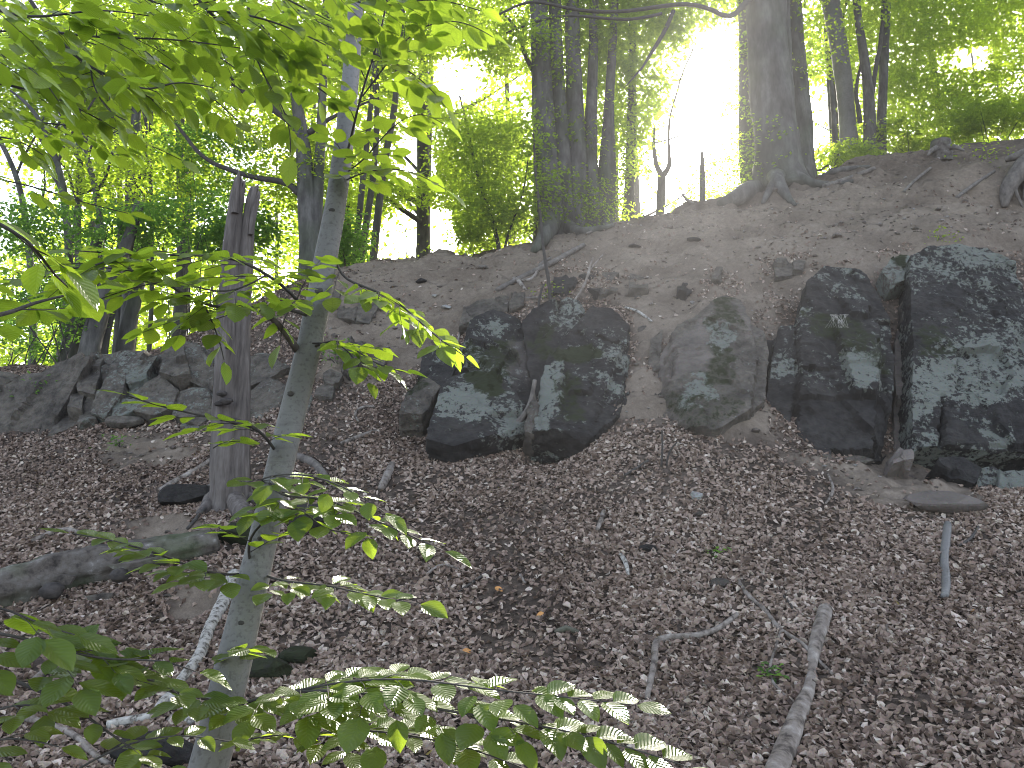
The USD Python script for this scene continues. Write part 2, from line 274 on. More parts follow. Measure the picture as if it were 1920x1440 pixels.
# the hollow below the uprooted tree
hol = at(1890, 392, 13.1); Z -= .75 * np.exp(-(((GX - hol[0]) / .55) ** 2 + ((GY - hol[1]) / .35) ** 2))
# broken turf edge along the crest
ridge = np.exp(-((GY - 14.3) / 1.0) ** 2) * soil
soil = soil * (1 - .75 * np.clip(np.exp(-((GY - 15.0) / 1.1) ** 2) * 1.2 + (fbm(q * .7, 3, 51) - .5) * 1.1, 0, 1) * (GY > 10.5))
Z += ridge * ((fbm(q * np.array([1.6, 1.6, 1.6]), 3, 31) - .5) * .5 + (fbm(q * 5.0, 3, 33) - .5) * .16)
Hf = RegularGridInterpolator((gx, gy), Z, bounds_error=False, fill_value=None)
def H(x, y):
    x, y = np.broadcast_arrays(np.asarray(x, float), np.asarray(y, float)); h = Hf(np.stack([x, y], -1))
    return h.reshape(x.shape) if x.ndim else float(np.ravel(h)[0])
def hit(px, py, y0=3.0, y1=20.0, lift=0.0):
    """where the line of sight through that direction meets the slope"""
    Y = np.arange(y0, y1, .03); P = at(px, py, Y); g = H(P[:, 0], P[:, 1]) - P[:, 2]
    k = np.nonzero(g > 0)[0]; i = k[0] if len(k) else -1
    p = P[i].copy(); p[2] = H(p[0], p[1]) + lift
    return p
ni, nj = GX.shape
i, j = np.meshgrid(np.arange(ni - 1), np.arange(nj - 1), indexing="ij")
quad = np.stack([i * nj + j, (i + 1) * nj + j, (i + 1) * nj + j + 1, i * nj + j + 1], -1).reshape(-1, 4)
ground_f = np.vstack([quad[:, [0, 1, 2]], quad[:, [0, 2, 3]]])
floor = obj("forest_floor", (np.stack([GX, GY, Z], -1).reshape(-1, 3), ground_f), M["ground"], smooth=True, prim={"soil": soil.ravel()})
tag(floor, "steep bank of bare sandy soil and leaf mould rising to a crest", None, None, "structure")

# ------------------------------------------------------------------ rocks
def rock(name, poly, Yb, Yt, depth, label=None, cat=None, group=None, parent=None, res=.06, mat="rock", facets=(), lich=.0, moss=-.1, dust=-.2, spots=(), chops=4, amp=.04, seed=1,
         yaw=0.0, smooth=0, cells=1.0, taper=0.0, mossy=(), dusty=(), fine=.02):
    """A block of stone: its face in a leaning plane, its body going back into the bank, corners knocked off, weathered."""
    rs = np.random.RandomState(seed); poly = np.asarray(poly, float)
    cx = poly[:, 0].mean(); y0, y1 = poly[:, 1].max(), poly[:, 1].min()
    B, T = at(cx, y0, Yb), at(cx, y1, Yt)
    xa = np.array([math.cos(yaw), math.sin(yaw), 0.0]); ub = T - B; ub = unit(ub - xa * (ub @ xa)); n = np.cross(xa, ub); n = n if n[1] < 0 else -n   # n looks out of the bank
    def plane(px, py):
        d = ray(px, py); t = ((B - EYE) @ n) / (d @ n); P = EYE + d * t[..., None] - B
        return np.stack([P @ xa, P @ ub], -1)
    ab = plane(poly[:, 0], poly[:, 1])
    ring = Polygon(ab); ring = ring.buffer(-.02).buffer(.02) if ring.area > .3 else ring
    if ring.geom_type != "Polygon": ring = Polygon(ab)
    ab2 = np.array(ring.exterior.coords)[:-1]; ab2 = ab2 if ring.exterior.is_ccw else ab2[::-1]
    cs = mf.CrossSection([ab2.tolist()])
    m = cs.extrude(depth, scale_top=(1 - taper, 1 - taper)) if taper else cs.extrude(depth)
    ctr = np.array([ab2[:, 0].mean(), ab2[:, 1].mean(), 0])
    for k in range(chops):
        a = rs.uniform(0, 2 * math.pi); dirn = unit(np.array([math.cos(a), math.sin(a), -rs.uniform(.45, 1.3)]))
        pv = np.array(m.to_mesh().vert_properties[:, :3]); s = (pv @ dirn).max(); size = np.sqrt(ring.area)
        m = m.trim_by_plane((-dirn).tolist(), float(-(s - rs.uniform(.03, .085) * size)))
    m = m.refine_to_length(res); mm = m.to_mesh(); v, f = np.array(mm.vert_properties[:, :3], float), np.array(mm.tri_verts)
    tm = trimesh.Trimesh(v, f, process=True)
    if smooth: trimesh.smoothing.filter_laplacian(tm, iterations=smooth)
    v, f = np.array(tm.vertices), np.array(tm.faces)
    Wd = lambda v: B + v[:, :1] * xa + v[:, 1:2] * ub - v[:, 2:3] * n
    P = Wd(v); px, py = seen(P)
    pts = shapely.points(px, py); front = v[:, 2] < depth * .45
    for g, off in facets:
        pg = Polygon(g); inside = shapely.contains(pg, pts) & front
        if np.ndim(off):   # (offset at the left/top end, at the other end, axis)
            ax = px if off[2] == "x" else py; b = np.array(g)[:, 0 if off[2] == "x" else 1]; t = np.clip((ax - b.min()) / (b.max() - b.min()), 0, 1)
            v[inside, 2] += (off[0] + (off[1] - off[0]) * t)[inside]
        else: v[inside, 2] += off
    # broken along joints: cells of the face stand proud or back, each with its own tilt
    K = max(4, int(ring.area * 7)); bx = ring.bounds; kc = np.stack([rs.uniform(bx[0], bx[2], K), rs.uniform(bx[1], bx[3], K)], 1)
    wp = v[:, :2] + (fbm(v * 3.0 + seed, 3, seed)[:, None] - .5) * np.array([.14, .14]); d2 = ((wp[:, None] - kc[None]) * np.array([1.35, .8])) ** 2; kk = d2.sum(-1).argmin(1)
    ko, kt = rs.normal(0, .028, K), rs.normal(0, .11, (K, 2)); step = (ko[kk] + ((v[:, :2] - kc[kk]) * kt[kk]).sum(1)) * cells
    v[:, 2] += np.where(front, step, 0)
    P = Wd(v); tm = trimesh.Trimesh(P, f, process=False); nr = tm.vertex_normals
    big = (fbm(P * 1.6 + seed, 4, seed) - .5) * 2 * amp
    st = -np.clip(.09 - np.abs(fbm(P * np.array([1.2, 1.2, 3.2]) + seed, 4, seed + 3) - .5), 0, .09) * amp * 14
    P = P + np.asarray(nr) * (big + st * .5 + (fbm(P * 9.0, 3, seed + 7) - .5) * 2 * fine)[:, None]
    li, mo, du = np.full(len(P), float(lich)), np.full(len(P), float(moss)), np.full(len(P), float(dust))
    j = (fbm(P * 5.0, 4, seed + 9) - .5) * 60
    def blend(arr, items):
        for g, val in items:
            d = shapely.distance(Polygon(g), shapely.points(px + j, py + j * .7)); arr[:] = np.where(front, arr + (val - arr) * np.clip(1 - d / 14, 0, 1), arr)
    blend(li, spots); li += (fbm(P * 1.1 + seed, 3, seed + 13) - .5) * .3 + (fbm(P * 3.2 + seed, 2, seed + 14) - .5) * .12; blend(mo, [(g, v_ * 1.7 + .06) for g, v_ in mossy]); blend(du, dusty)
    up = np.clip((np.asarray(nr)[:, 2] - .75) * 3, 0, 1); du = du + up * .6
    f = f if np.einsum("ij,ij->", np.cross(P[f[:, 1]] - P[f[:, 0]], P[f[:, 2]] - P[f[:, 0]]), P[f].mean(1) - P.mean(0)) > 0 else f[:, ::-1]
    if parent is None:
        parent_ = None
        p = obj(name, (P, f), M[mat], None, smooth=38 if False else False, prim={"lichen": li, "moss": mo, "dust": du}); tag(p, label, cat or "rock", group)
    else:
        p = obj(name, (P, f), M[mat], parent, prim={"lichen": li, "moss": mo, "dust": du}, label=label)
    return p
BIG = "sandstone blocks standing out of the bank"
rock("boulder", [(1437, 800), (1440, 740), (1452, 660), (1466, 606), (1498, 604), (1508, 560), (1515, 530), (1548, 497), (1580, 490), (1622, 508), (1652, 545), (1674, 600), (1680, 680), (1674, 760), (1670, 842), (1610, 852), (1540, 850), (1490, 832), (1455, 815)], 8.7, 10.7, 1.6,
     "broad dark slab with a jutting pale lichened block, left of the narrow cleft", "boulder", BIG, seed=5, res=.042, moss=-.06, lich=.01, cells=.4, chops=2, dust=-.35,
     facets=[([(1430, 850), (1430, 590), (1497, 590), (1497, 760), (1497, 850)], .09), ([(1560, 615), (1650, 615), (1650, 742), (1597, 746), (1585, 690)], -.12), ([(1497, 690), (1660, 690), (1670, 742), (1650, 742), (1597, 746), (1588, 712), (1497, 700)], .03),
             ([(1490, 745), (1660, 745), (1680, 860), (1480, 860)], .06), ([(1642, 600), (1690, 600), (1690, 850), (1642, 850)], .07), ([(1560, 836), (1670, 834), (1672, 860), (1560, 858)], .09), ([(1500, 560), (1530, 480), (1680, 480), (1690, 620), (1640, 560), (1560, 560)], (-.02, .1, "x")), ([(1494, 610), (1499, 610), (1500, 780), (1495, 780)], .085), ([(1500, 690), (1530, 685), (1530, 692), (1500, 697)], .1)],
     spots=[([(1530, 520), (1600, 500), (1610, 560), (1540, 545)], .09), ([(1590, 680), (1642, 690), (1642, 738), (1600, 738)], .13), ([(1462, 655), (1492, 655), (1495, 690), (1465, 690)], .085), ([(1440, 745), (1670, 745), (1665, 850), (1450, 810)], -.12)],
     mossy=[([(1570, 630), (1660, 640), (1660, 690), (1590, 680)], .075), ([(1510, 590), (1610, 600), (1600, 640), (1520, 620)], .1)])
rock("boulder", [(1712, 836), (1712, 640), (1706, 482), (1740, 468), (1800, 460), (1850, 468), (1900, 492), (1928, 540), (1990, 600), (2015, 760), (2000, 850), (1920, 846), (1800, 842), (1765, 836)], 8.7, 10.75, 1.7,
     "largest dark block mottled with pale green lichen, right of the cleft at the picture edge", "boulder", BIG, seed=8, res=.042, lich=.06, moss=-.06, cells=.35, chops=2, dust=-.35,
     facets=[([(1795, 655), (1880, 660), (1900, 700), (1880, 740), (1790, 730)], .07), ([(1765, 745), (1930, 740), (1930, 840), (1765, 840)], -.05), ([(1700, 740), (1765, 745), (1765, 840), (1700, 840)], -.02), ([(1762, 745), (1768, 745), (1768, 840), (1762, 840)], .1),
             ([(1805, 650), (1870, 652), (1875, 660), (1800, 660)], .08), ([(1860, 470), (1930, 520), (1990, 620), (1920, 660), (1880, 560)], (0, .22, "x"))],
     spots=[([(1820, 595), (1900, 600), (1900, 640), (1830, 630)], .075), ([(1790, 665), (1870, 665), (1880, 720), (1800, 700)], .08), ([(1715, 660), (1760, 640), (1770, 740), (1720, 740)], .085), ([(1725, 770), (1762, 780), (1762, 832), (1735, 830)], .085), ([(1780, 500), (1860, 480), (1870, 520), (1800, 540)], .085), ([(1770, 760), (1930, 770), (1930, 840), (1770, 835)], -.04), ([(1850, 815), (1890, 822), (1880, 838), (1855, 835)], .1)],
     mossy=[([(1720, 620), (1770, 610), (1780, 660), (1725, 670)], .075)])
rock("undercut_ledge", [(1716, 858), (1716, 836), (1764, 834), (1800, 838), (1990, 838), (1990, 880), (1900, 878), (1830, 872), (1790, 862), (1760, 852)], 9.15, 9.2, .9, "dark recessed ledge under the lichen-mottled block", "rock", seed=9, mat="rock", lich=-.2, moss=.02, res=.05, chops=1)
rock("boulder", [(1228, 715), (1232, 690), (1245, 640), (1272, 600), (1312, 590), (1340, 562), (1360, 552), (1386, 565), (1402, 600), (1432, 620), (1442, 660), (1434, 742), (1400, 770), (1350, 802), (1310, 800), (1270, 772), (1238, 735)], 8.55, 10.6, 1.5,
     "smooth buff block with pointed dark cap between two soil cones", "boulder", BIG, seed=3, res=.042, mat="slab", lich=-.08, dust=.05, cells=.3, chops=2,
     facets=[([(1335, 560), (1345, 700), (1330, 810), (1220, 810), (1220, 600)], (.16, -.02, "x")), ([(1220, 620), (1262, 620), (1248, 720), (1220, 720)], .08), ([(1395, 560), (1450, 600), (1450, 760), (1405, 780), (1420, 680)], .075), ([(1262, 640), (1272, 640), (1266, 700), (1258, 700)], .05)],
     spots=[([(1340, 570), (1372, 570), (1370, 640), (1335, 640)], .06), ([(1290, 710), (1330, 705), (1330, 740), (1290, 760)], .1), ([(1350, 625), (1368, 630), (1360, 650), (1340, 655)], .09)],
     mossy=[([(1345, 560), (1375, 560), (1385, 610), (1340, 620)], .09), ([(1330, 650), (1375, 660), (1370, 720), (1325, 720)], .1), ([(1240, 730), (1400, 740), (1350, 800), (1300, 798)], .06)],
     dusty=[([(1235, 640), (1330, 600), (1330, 690), (1240, 700)], .45), ([(1380, 570), (1430, 620), (1400, 640)], .4)])
rock("boulder", [(997, 802), (1005, 770), (1018, 700), (1034, 652), (1060, 620), (1085, 590), (1115, 560), (1150, 563), (1180, 598), (1198, 650), (1192, 720), (1152, 782), (1098, 824), (1062, 808), (1030, 800)], 8.75, 10.7, 1.5,
     "overhanging dark block with a pale lichened left edge above a black hollow", "boulder", BIG, seed=4, res=.042, cells=.6, chops=3, dust=-.3,
     facets=[([(985, 810), (1022, 680), (1062, 668), (1052, 740), (1035, 800)], (.14, -.06, "x")), ([(1020, 665), (1100, 640), (1180, 660), (1210, 600), (1150, 540), (1060, 560), (1010, 660)], .1), ([(1120, 615), (1170, 640), (1172, 646), (1118, 622)], .22), ([(1150, 780), (1200, 700), (1220, 620), (1170, 640), (1140, 720), (1100, 830)], (0, .16, "x"))],
     spots=[([(1003, 790), (1025, 685), (1055, 680), (1048, 730), (1030, 795)], .15), ([(1040, 770), (1100, 790), (1060, 805), (1040, 798)], .075), ([(1090, 700), (1140, 690), (1150, 740), (1090, 760)], .03), ([(1060, 640), (1130, 600), (1190, 620), (1180, 700)], .04)],
     mossy=[([(1020, 650), (1100, 645), (1130, 670), (1060, 680)], .2), ([(1045, 720), (1080, 700), (1090, 790), (1050, 780)], .09)])
rock("boulder", [(985, 805), (990, 768), (1003, 735), (1010, 760), (1000, 812)], 8.95, 9.4, .8, "narrow buff sliver of rock behind two thin leaning poles", "rock", seed=14, mat="slab", chops=2, res=.05)
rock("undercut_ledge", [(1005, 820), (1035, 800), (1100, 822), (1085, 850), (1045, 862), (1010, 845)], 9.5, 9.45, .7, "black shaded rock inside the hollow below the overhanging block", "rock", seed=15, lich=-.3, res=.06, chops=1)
rock("boulder", [(800, 828), (806, 800), (822, 748), (838, 700), (862, 684), (922, 692), (955, 715), (992, 745), (986, 790), (930, 814), (850, 840)], 8.75, 9.9, 1.4,
     "squat block with a whitish lichen face and dark foot, left of the thin poles", "boulder", BIG, seed=6, res=.042, moss=0.0, cells=.5, chops=2, dust=-.25,
     facets=[([(915, 690), (1000, 740), (990, 800), (925, 820)], (.02, .14, "x")), ([(830, 690), (930, 680), (940, 715), (835, 725)], (.1, -.02, "y"))],
     spots=[([(836, 725), (900, 722), (915, 770), (880, 790), (828, 785)], .135), ([(840, 695), (880, 690), (885, 715), (840, 715)], .075), ([(810, 800), (900, 800), (850, 836)], .02)],
     mossy=[([(880, 690), (940, 700), (930, 740), (890, 720)], .2)], dusty=[([(930, 760), (985, 740), (985, 790), (930, 810)], .25)])
rock("boulder", [(846, 700), (862, 650), (890, 598), (925, 584), (985, 598), (1014, 655), (1010, 740), (990, 770), (940, 740), (900, 705)], 9.55, 11.0, 1.4,
     "mossy rounded block with hanging roots above the whitish lichen block", "boulder", BIG, seed=7, res=.042, moss=.0, cells=.7,
     facets=[([(940, 580), (1020, 600), (1020, 760), (960, 760), (950, 680)], (.0, .14, "x")), ([(880, 640), (950, 650), (940, 700), (860, 700)], .05)],
     spots=[([(905, 620), (945, 610), (935, 650), (900, 650)], .075), ([(870, 650), (900, 640), (890, 680), (865, 690)], .1)],
     mossy=[([(860, 650), (970, 640), (960, 700), (860, 690)], .085)], dusty=[([(960, 640), (1010, 640), (1000, 740), (950, 740)], .35)])
rock("boulder", [(750, 772), (766, 722), (792, 700), (815, 715), (826, 728), (818, 752), (790, 776)], 9.3, 10.0, 1.0, "small olive-topped rock, leftmost of the middle blocks", "boulder", BIG, seed=16, mat="slab", mossy=[([(765, 720), (800, 700), (810, 730), (780, 750)], .085)], chops=4)
rock("boulder", [(785, 700), (792, 655), (822, 638), (862, 645), (855, 690), (840, 725), (824, 735), (815, 718)], 9.9, 10.9, 1.0, "dark split rock above the small olive-topped rock", "boulder", BIG, seed=17, spots=[([(800, 670), (830, 670), (825, 705), (803, 700)], .09)])
rock("boulder", [(1652, 508), (1668, 488), (1690, 472), (1712, 474), (1706, 528), (1672, 536)], 10.5, 10.9, .9, "pale wedge-shaped stone jammed in the top of the cleft", "boulder", seed=18, mat="slab", lich=.06, chops=5, mossy=[([(1690, 472), (1712, 474), (1700, 500), (1680, 495)], .2)])
rock("rock_pillar", [(1678, 840), (1680, 700), (1682, 622), (1700, 606), (1707, 640), (1704, 838)], 9.2, 10.4, .6, "slim sandy pillar standing in the cleft between two dark blocks", "rock", seed=19, mat="slab", dust=.45, lich=-.2, chops=3, amp=.05)
rock("rock_pillar", [(1692, 600), (1696, 520), (1706, 515), (1709, 600)], 10.35, 10.8, .3, "thin sliver of stone in the upper cleft under the wedge", "rock", seed=20, mat="slab", chops=1)
rock("boulder", [(1000, 750), (985, 640), (982, 602), (1010, 578), (1050, 562), (1098, 572), (1085, 605), (1050, 650), (1024, 720)], 9.75, 11.0, .8, "shadowed rock filling the gap between the mossy block and the overhanging block", "boulder", seed=21, res=.05, dust=.1, mossy=[([(990, 640), (1040, 600), (1030, 690)], .1)])
rock("boulder", [(1192, 712), (1190, 650), (1202, 606), (1240, 588), (1290, 582), (1282, 620), (1252, 690), (1240, 722)], 9.65, 10.95, .8, "dusty buff flank of rock left of the pointed buff block", "boulder", seed=22, mat="slab", res=.05, dust=.3, lich=-.2, cells=.5)
rock("boulder", [(1398, 612), (1430, 600), (1470, 612), (1462, 680), (1448, 760), (1428, 772), (1425, 690)], 9.3, 10.7, .8, "dark recessed rock between the pointed buff block and the broad dark slab", "boulder", seed=23, res=.05, lich=-.1, dust=-.1)
for k, (pg, yb, yt, lb) in enumerate([
    ([(1535, 852), (1612, 854), (1642, 862), (1600, 874), (1545, 868)], 8.45, 8.5, "low flat stone under the foot of the cracked slab"),
    ([(1758, 868), (1765, 857), (1805, 864), (1838, 884), (1825, 910), (1785, 896)], 8.3, 8.5, "tilted dark stone at the soil cone under the overhang"),
    ([(1836, 912), (1838, 880), (1872, 880), (1872, 916)], 8.25, 8.4, "square grey stone in the row below the overhang"),
    ([(1874, 918), (1874, 880), (1935, 876), (1935, 918)], 8.2, 8.35, "last grey-green stone in the row, against the picture edge"),
    ([(1668, 880), (1672, 845), (1690, 832), (1706, 845), (1708, 880), (1690, 872)], 8.3, 8.6, "sandy stump of stone poking from the soil cone below the cleft")]):
    rock("footing_stone", pg, yb, yt, .6, lb, "stone", seed=30 + k, mat="slab" if k in (0, 4) else "rock", chops=4, lich=.08 if k in (2, 3) else 0, dust=.5 if k == 4 else -.1, amp=.03)
SL = "bedrock slabs showing through the upper soil"
for k, (pg, yb, yt, lb) in enumerate([
    ([(1083, 552), (1086, 505), (1120, 500), (1128, 540), (1122, 556)], 12.1, 12.7, "dark upright slab beside the leaning dead twigs"),
    ([(1120, 553), (1130, 510), (1160, 514), (1156, 545)], 12.15, 12.7, "buff upright slab right of the dark upright slab"),
    ([(1178, 545), (1182, 520), (1215, 522), (1214, 548)], 12.2, 12.6, "faint squarish slab half buried in the middle of the soil"),
    ([(1186, 556), (1188, 547), (1201, 548), (1201, 560)], 11.9, 12.0, "chip of stone with a dark gap, below the faint slab"),
    ([(1268, 553), (1274, 514), (1300, 517), (1296, 548), (1285, 555)], 11.9, 12.5, "grey tilted slab above the pointed buff block"),
    ([(1335, 530), (1342, 504), (1354, 506), (1352, 525)], 12.0, 12.4, "small grey splinter among dead leaves on the upper slope"),
    ([(1455, 516), (1453, 492), (1484, 488), (1486, 514)], 11.6, 12.1, "grey square stone, left of a tight pair"),
    ([(1487, 507), (1487, 488), (1508, 492), (1506, 508)], 11.6, 12.1, "smaller grey stone, right of a tight pair"),
    ([(1036, 548), (1040, 512), (1062, 510), (1082, 530), (1075, 552)], 12.2, 12.7, "shadowed slab behind the thin dead twigs"),
    ([(862, 610), (872, 572), (900, 560), (930, 562), (915, 594)], 11.8, 12.2, "buff ledge stone above the mossy rounded block"),
    ([(916, 590), (930, 556), (958, 546), (952, 582)], 11.9, 12.3, "ledge stone with a dark left side, above the mossy block"),
    ([(955, 582), (962, 548), (986, 546), (980, 574)], 12.0, 12.4, "uppermost ledge stone above the mossy block"),
    ([(632, 594), (640, 560), (674, 566), (664, 600)], 11.6, 12.1, "left one of the two square blocks right of the sapling stem"),
    ([(665, 600), (675, 564), (712, 562), (692, 606)], 11.6, 12.1, "right one of the two square blocks right of the sapling stem"),
    ([(615, 570), (622, 545), (642, 545), (632, 575)], 11.9, 12.2, "narrow grey block tucked against the sapling stem"),
    ([(606, 700), (622, 692), (642, 702), (636, 722), (612, 720)], 10.4, 10.6, "rounded grey cobble right of the sapling stem"),
    ([(590, 740), (600, 722), (625, 726), (622, 745)], 10.0, 10.2, "brown cobble below the rounded grey cobble"),
    ([(640, 690), (655, 640), (685, 632), (676, 690), (655, 705)], 10.8, 11.3, "buff rib of rock in the soil right of the sapling"),
    ([(690, 690), (705, 660), (730, 655), (720, 690)], 10.9, 11.2, "low buff rib beside the other rib, nearer the boulders"),
    ([(1215, 690), (1220, 640), (1242, 618), (1238, 690)], 10.2, 10.8, "sandy flank slab against the pointed buff block")]):
    q = np.array(pg); xm = q[:, 0].mean(); yb, yt = float(hit(xm, q[:, 1].max())[1]) - .14, float(hit(xm, q[:, 1].min())[1]) - .1
    rock("rock_slab", pg, yb, yt, .5, lb, "rock slab", SL, seed=50 + k, mat="slab" if k not in (0, 4, 8) else "rock", chops=4, lich=-.08, dust=.15, amp=.025, res=.05)
crop = thing("rock_outcrop", "low jointed grey cliff of tilted blocks at the left, under the tall trunks", "rock outcrop", at(230, 800, 11.0))
rock("rock_face", [(-60, 815), (-60, 722), (80, 703), (150, 668), (230, 662), (292, 664), (345, 642), (400, 655), (455, 668), (500, 664), (545, 692), (580, 730), (570, 785), (480, 790), (400, 790), (330, 782), (240, 782), (180, 792), (100, 812)], 10.95, 11.75, 1.2, parent=crop, seed=79, mat="slab", chops=1, lich=.02, moss=-.02, amp=.06, res=.07, yaw=-.12, cells=1.6)
for k, (pg, yb) in enumerate([
    ([(-60, 810), (-60, 725), (0, 712), (82, 702), (150, 664), (160, 690), (108, 805), (60, 818)], 11.0), ([(72, 818), (104, 740), (150, 672), (166, 672), (122, 762), (90, 816)], 10.8),
    ([(92, 815), (121, 765), (150, 762), (146, 795), (120, 806)], 10.65), ([(122, 760), (141, 730), (161, 732), (152, 764)], 10.75), ([(141, 727), (165, 684), (192, 676), (176, 732)], 11.0),
    ([(148, 798), (153, 766), (176, 738), (188, 748), (174, 772), (180, 788)], 10.6), ([(172, 772), (206, 694), (236, 698), (226, 742), (196, 778)], 10.6), ([(210, 778), (221, 746), (246, 712), (262, 718), (251, 772), (226, 782)], 10.6),
    ([(206, 692), (241, 662), (292, 667), (271, 702), (241, 716)], 11.0), ([(255, 772), (266, 722), (300, 702), (331, 732), (321, 762), (291, 778)], 10.5), ([(300, 696), (311, 652), (342, 638), (352, 692), (326, 704)], 10.9),
    ([(326, 776), (336, 736), (371, 726), (396, 732), (402, 772), (371, 792)], 10.3), ([(341, 640), (376, 652), (402, 692), (396, 728), (351, 708)], 10.9), ([(400, 735), (410, 690), (450, 670), (455, 730), (430, 760)], 10.6),
    ([(462, 786), (470, 724), (500, 704), (541, 724), (531, 774), (500, 790)], 10.1), ([(442, 742), (452, 682), (500, 662), (541, 692), (471, 724)], 10.6), ([(340, 800), (350, 782), (385, 790), (388, 806)], 10.2),
    ([(530, 790), (535, 740), (560, 715), (585, 735), (575, 780)], 10.0)]):
    q = np.array(pg, float); q = (q - q.mean(0)) * 1.05 + q.mean(0)
    rock("rock_block", q, yb, yb + .7, 1.1, parent=crop, seed=80 + k, mat="slab", chops=2, lich=.03 if k > 4 else -.1, moss=-.02 if k > 4 else -.1, dust=.1 if k < 3 else -.15, amp=.03, res=.06, yaw=-.12, cells=.8)
#@@OBJECTS
# ------------------------------------------------------------------ foliage kit
def leaf_grid(base, d, nrm, length, width, rs, curl=.15, droop=.2, wave=.04, nu=7, nv=5):
    """one beech leaf: an ovate blade, folded a little along the midrib, edges wavy"""
    d = unit(d); side = unit(np.cross(nrm, d)); up = np.cross(d, side)
    t = np.linspace(0, 1, nu); w = width * .5 * np.sin(np.pi * t ** .82) ** .8; w[0] = w[-1] = 0; w *= 1 + .0 * t
    c = np.linspace(-1, 1, nv)
    tt, cc = np.meshgrid(t, c, indexing="ij"); ww = w[:, None] * cc
    rip = np.sin(tt * 26 + rs.uniform(0, 6)) * wave * length * np.abs(cc) * .35
    z = curl * np.abs(ww) - droop * length * tt ** 2 * .6 + rip
    ed = 1 + .05 * np.sin(tt * 40) * (np.abs(cc) > .9)
    P = base + (tt * length)[..., None] * d + (ww * ed)[..., None] * side + z[..., None] * up
    v = P.reshape(-1, 3); i, j = np.meshgrid(np.arange(nu - 1), np.arange(nv - 1), indexing="ij")
    q = np.stack([i * nv + j, (i + 1) * nv + j, (i + 1) * nv + j + 1, i * nv + j + 1], -1).reshape(-1, 4)
    f = np.vstack([q[:, [0, 1, 2]], q[:, [0, 2, 3]]]); a = v[f]
    keep = np.linalg.norm(np.cross(a[:, 1] - a[:, 0], a[:, 2] - a[:, 0]), axis=1) > 1e-10
    uv = np.stack([tt, (cc + 1) / 2], -1).reshape(-1, 2)
    return v, f[keep], uv
def leaf_cloud(C, D, N, Ln, Wd, tint, fold=.12):
    """many small leaves at once: each a kite of four triangles folded on its midrib"""
    D = unit(D); S = unit(np.cross(N, D)); U = np.cross(D, S); n = len(C); L1, W1 = Ln[:, None], Wd[:, None] * .5
    v = np.stack([C, C + D * L1 * .38 + S * W1 + U * W1 * fold * 3, C + D * L1 * .78 + S * W1 * .72 + U * W1 * fold * 2, C + D * L1 - U * L1 * .1, C + D * L1 * .78 - S * W1 * .72 + U * W1 * fold * 2, C + D * L1 * .38 - S * W1 + U * W1 * fold * 3], 1)
    f = np.array([[0, 1, 2], [0, 2, 3], [0, 3, 4], [0, 4, 5]])
    return v.reshape(-1, 3), (np.arange(n)[:, None, None] * 6 + f).reshape(-1, 3), np.repeat(tint, 6)

def spray(pts, r0, r1, twig_max, rs, leaf=.078, start=.1, space=.10, lspace=.027, plane=(0, 0, 1), droop=.18, bare=0.0, sag=1.0):
    """a leafy branch: stem and side twigs (one mesh) and where its leaves sit"""
    P, R = resample(np.asarray(pts), np.linspace(r0, r1, len(pts)), .03)
    s = np.r_[0, np.cumsum(np.linalg.norm(np.diff(P, axis=0), axis=1))]; total = s[-1]
    parts, leaves = [tube(P, R, 6)], []
    T = unit(np.gradient(P, axis=0)); up = unit(np.asarray(plane, float))
    def at_s(x): return np.array([np.interp(x, s, P[:, k]) for k in range(3)]), unit(np.array([np.interp(x, s, T[:, k]) for k in range(3)]))
    def leaf_at(p, t, side, sc, ang=.85):
        S = unit(np.cross(t, up)) * side
        d = unit(t * math.cos(ang) + S * math.sin(ang) + np.array([0, 0, rs.uniform(-.2, .1) * sag - droop * .35 * sag]) + rs.normal(0, .08, 3))
        n = unit(up + rs.normal(0, .26 * sag, 3)); n = unit(n - d * (n @ d))
        leaves.append((p, d, n, leaf * sc * rs.uniform(.75, 1.15)))
    x, side = start * total, rs.choice([-1, 1])
    while x < total - .04:
        p, t = at_s(x); frac = (x / total - start) / (1 - start)
        Lt = twig_max * (1 - frac) ** .8 * rs.uniform(.55, 1.1)
        if Lt < .05 or rs.rand() < bare: leaf_at(p, t, side, 1.0)
        else:
            S = unit(np.cross(t, up)) * side; d = unit(t * .72 + S * .7 + np.array([0, 0, rs.uniform(-.12, .12)]))
            m = max(3, int(Lt / .04)); q = np.linspace(0, 1, m)[:, None]
            tp = p + d * q * Lt + np.array([0, 0, -1.0]) * q ** 2 * Lt * droop + rs.normal(0, .004, (m, 3)) * q
            parts.append(tube(tp, np.linspace(max(r1, .0013), .0008, m), 4))
            y, sd = .035, rs.choice([-1, 1]); td = unit(np.gradient(tp, axis=0))
            while y < Lt:
                k = y / Lt * (m - 1); a = int(k); b = min(a + 1, m - 1); pp = tp[a] + (tp[b] - tp[a]) * (k - a)
                leaf_at(pp, td[a], sd, .8 + .3 * y / Lt); sd = -sd; y += lspace * rs.uniform(.8, 1.25)
            leaf_at(tp[-1], td[-1], sd, 1.05, .1)
        x += space * (.62 if Lt >= .05 else .36) * rs.uniform(.75, 1.25); side = -side
    leaf_at(P[-1], T[-1], side, 1.05, .1)
    return join(parts), leaves
def apparent(lf): return lf[3] / max(.3, np.linalg.norm(lf[0] - EYE))
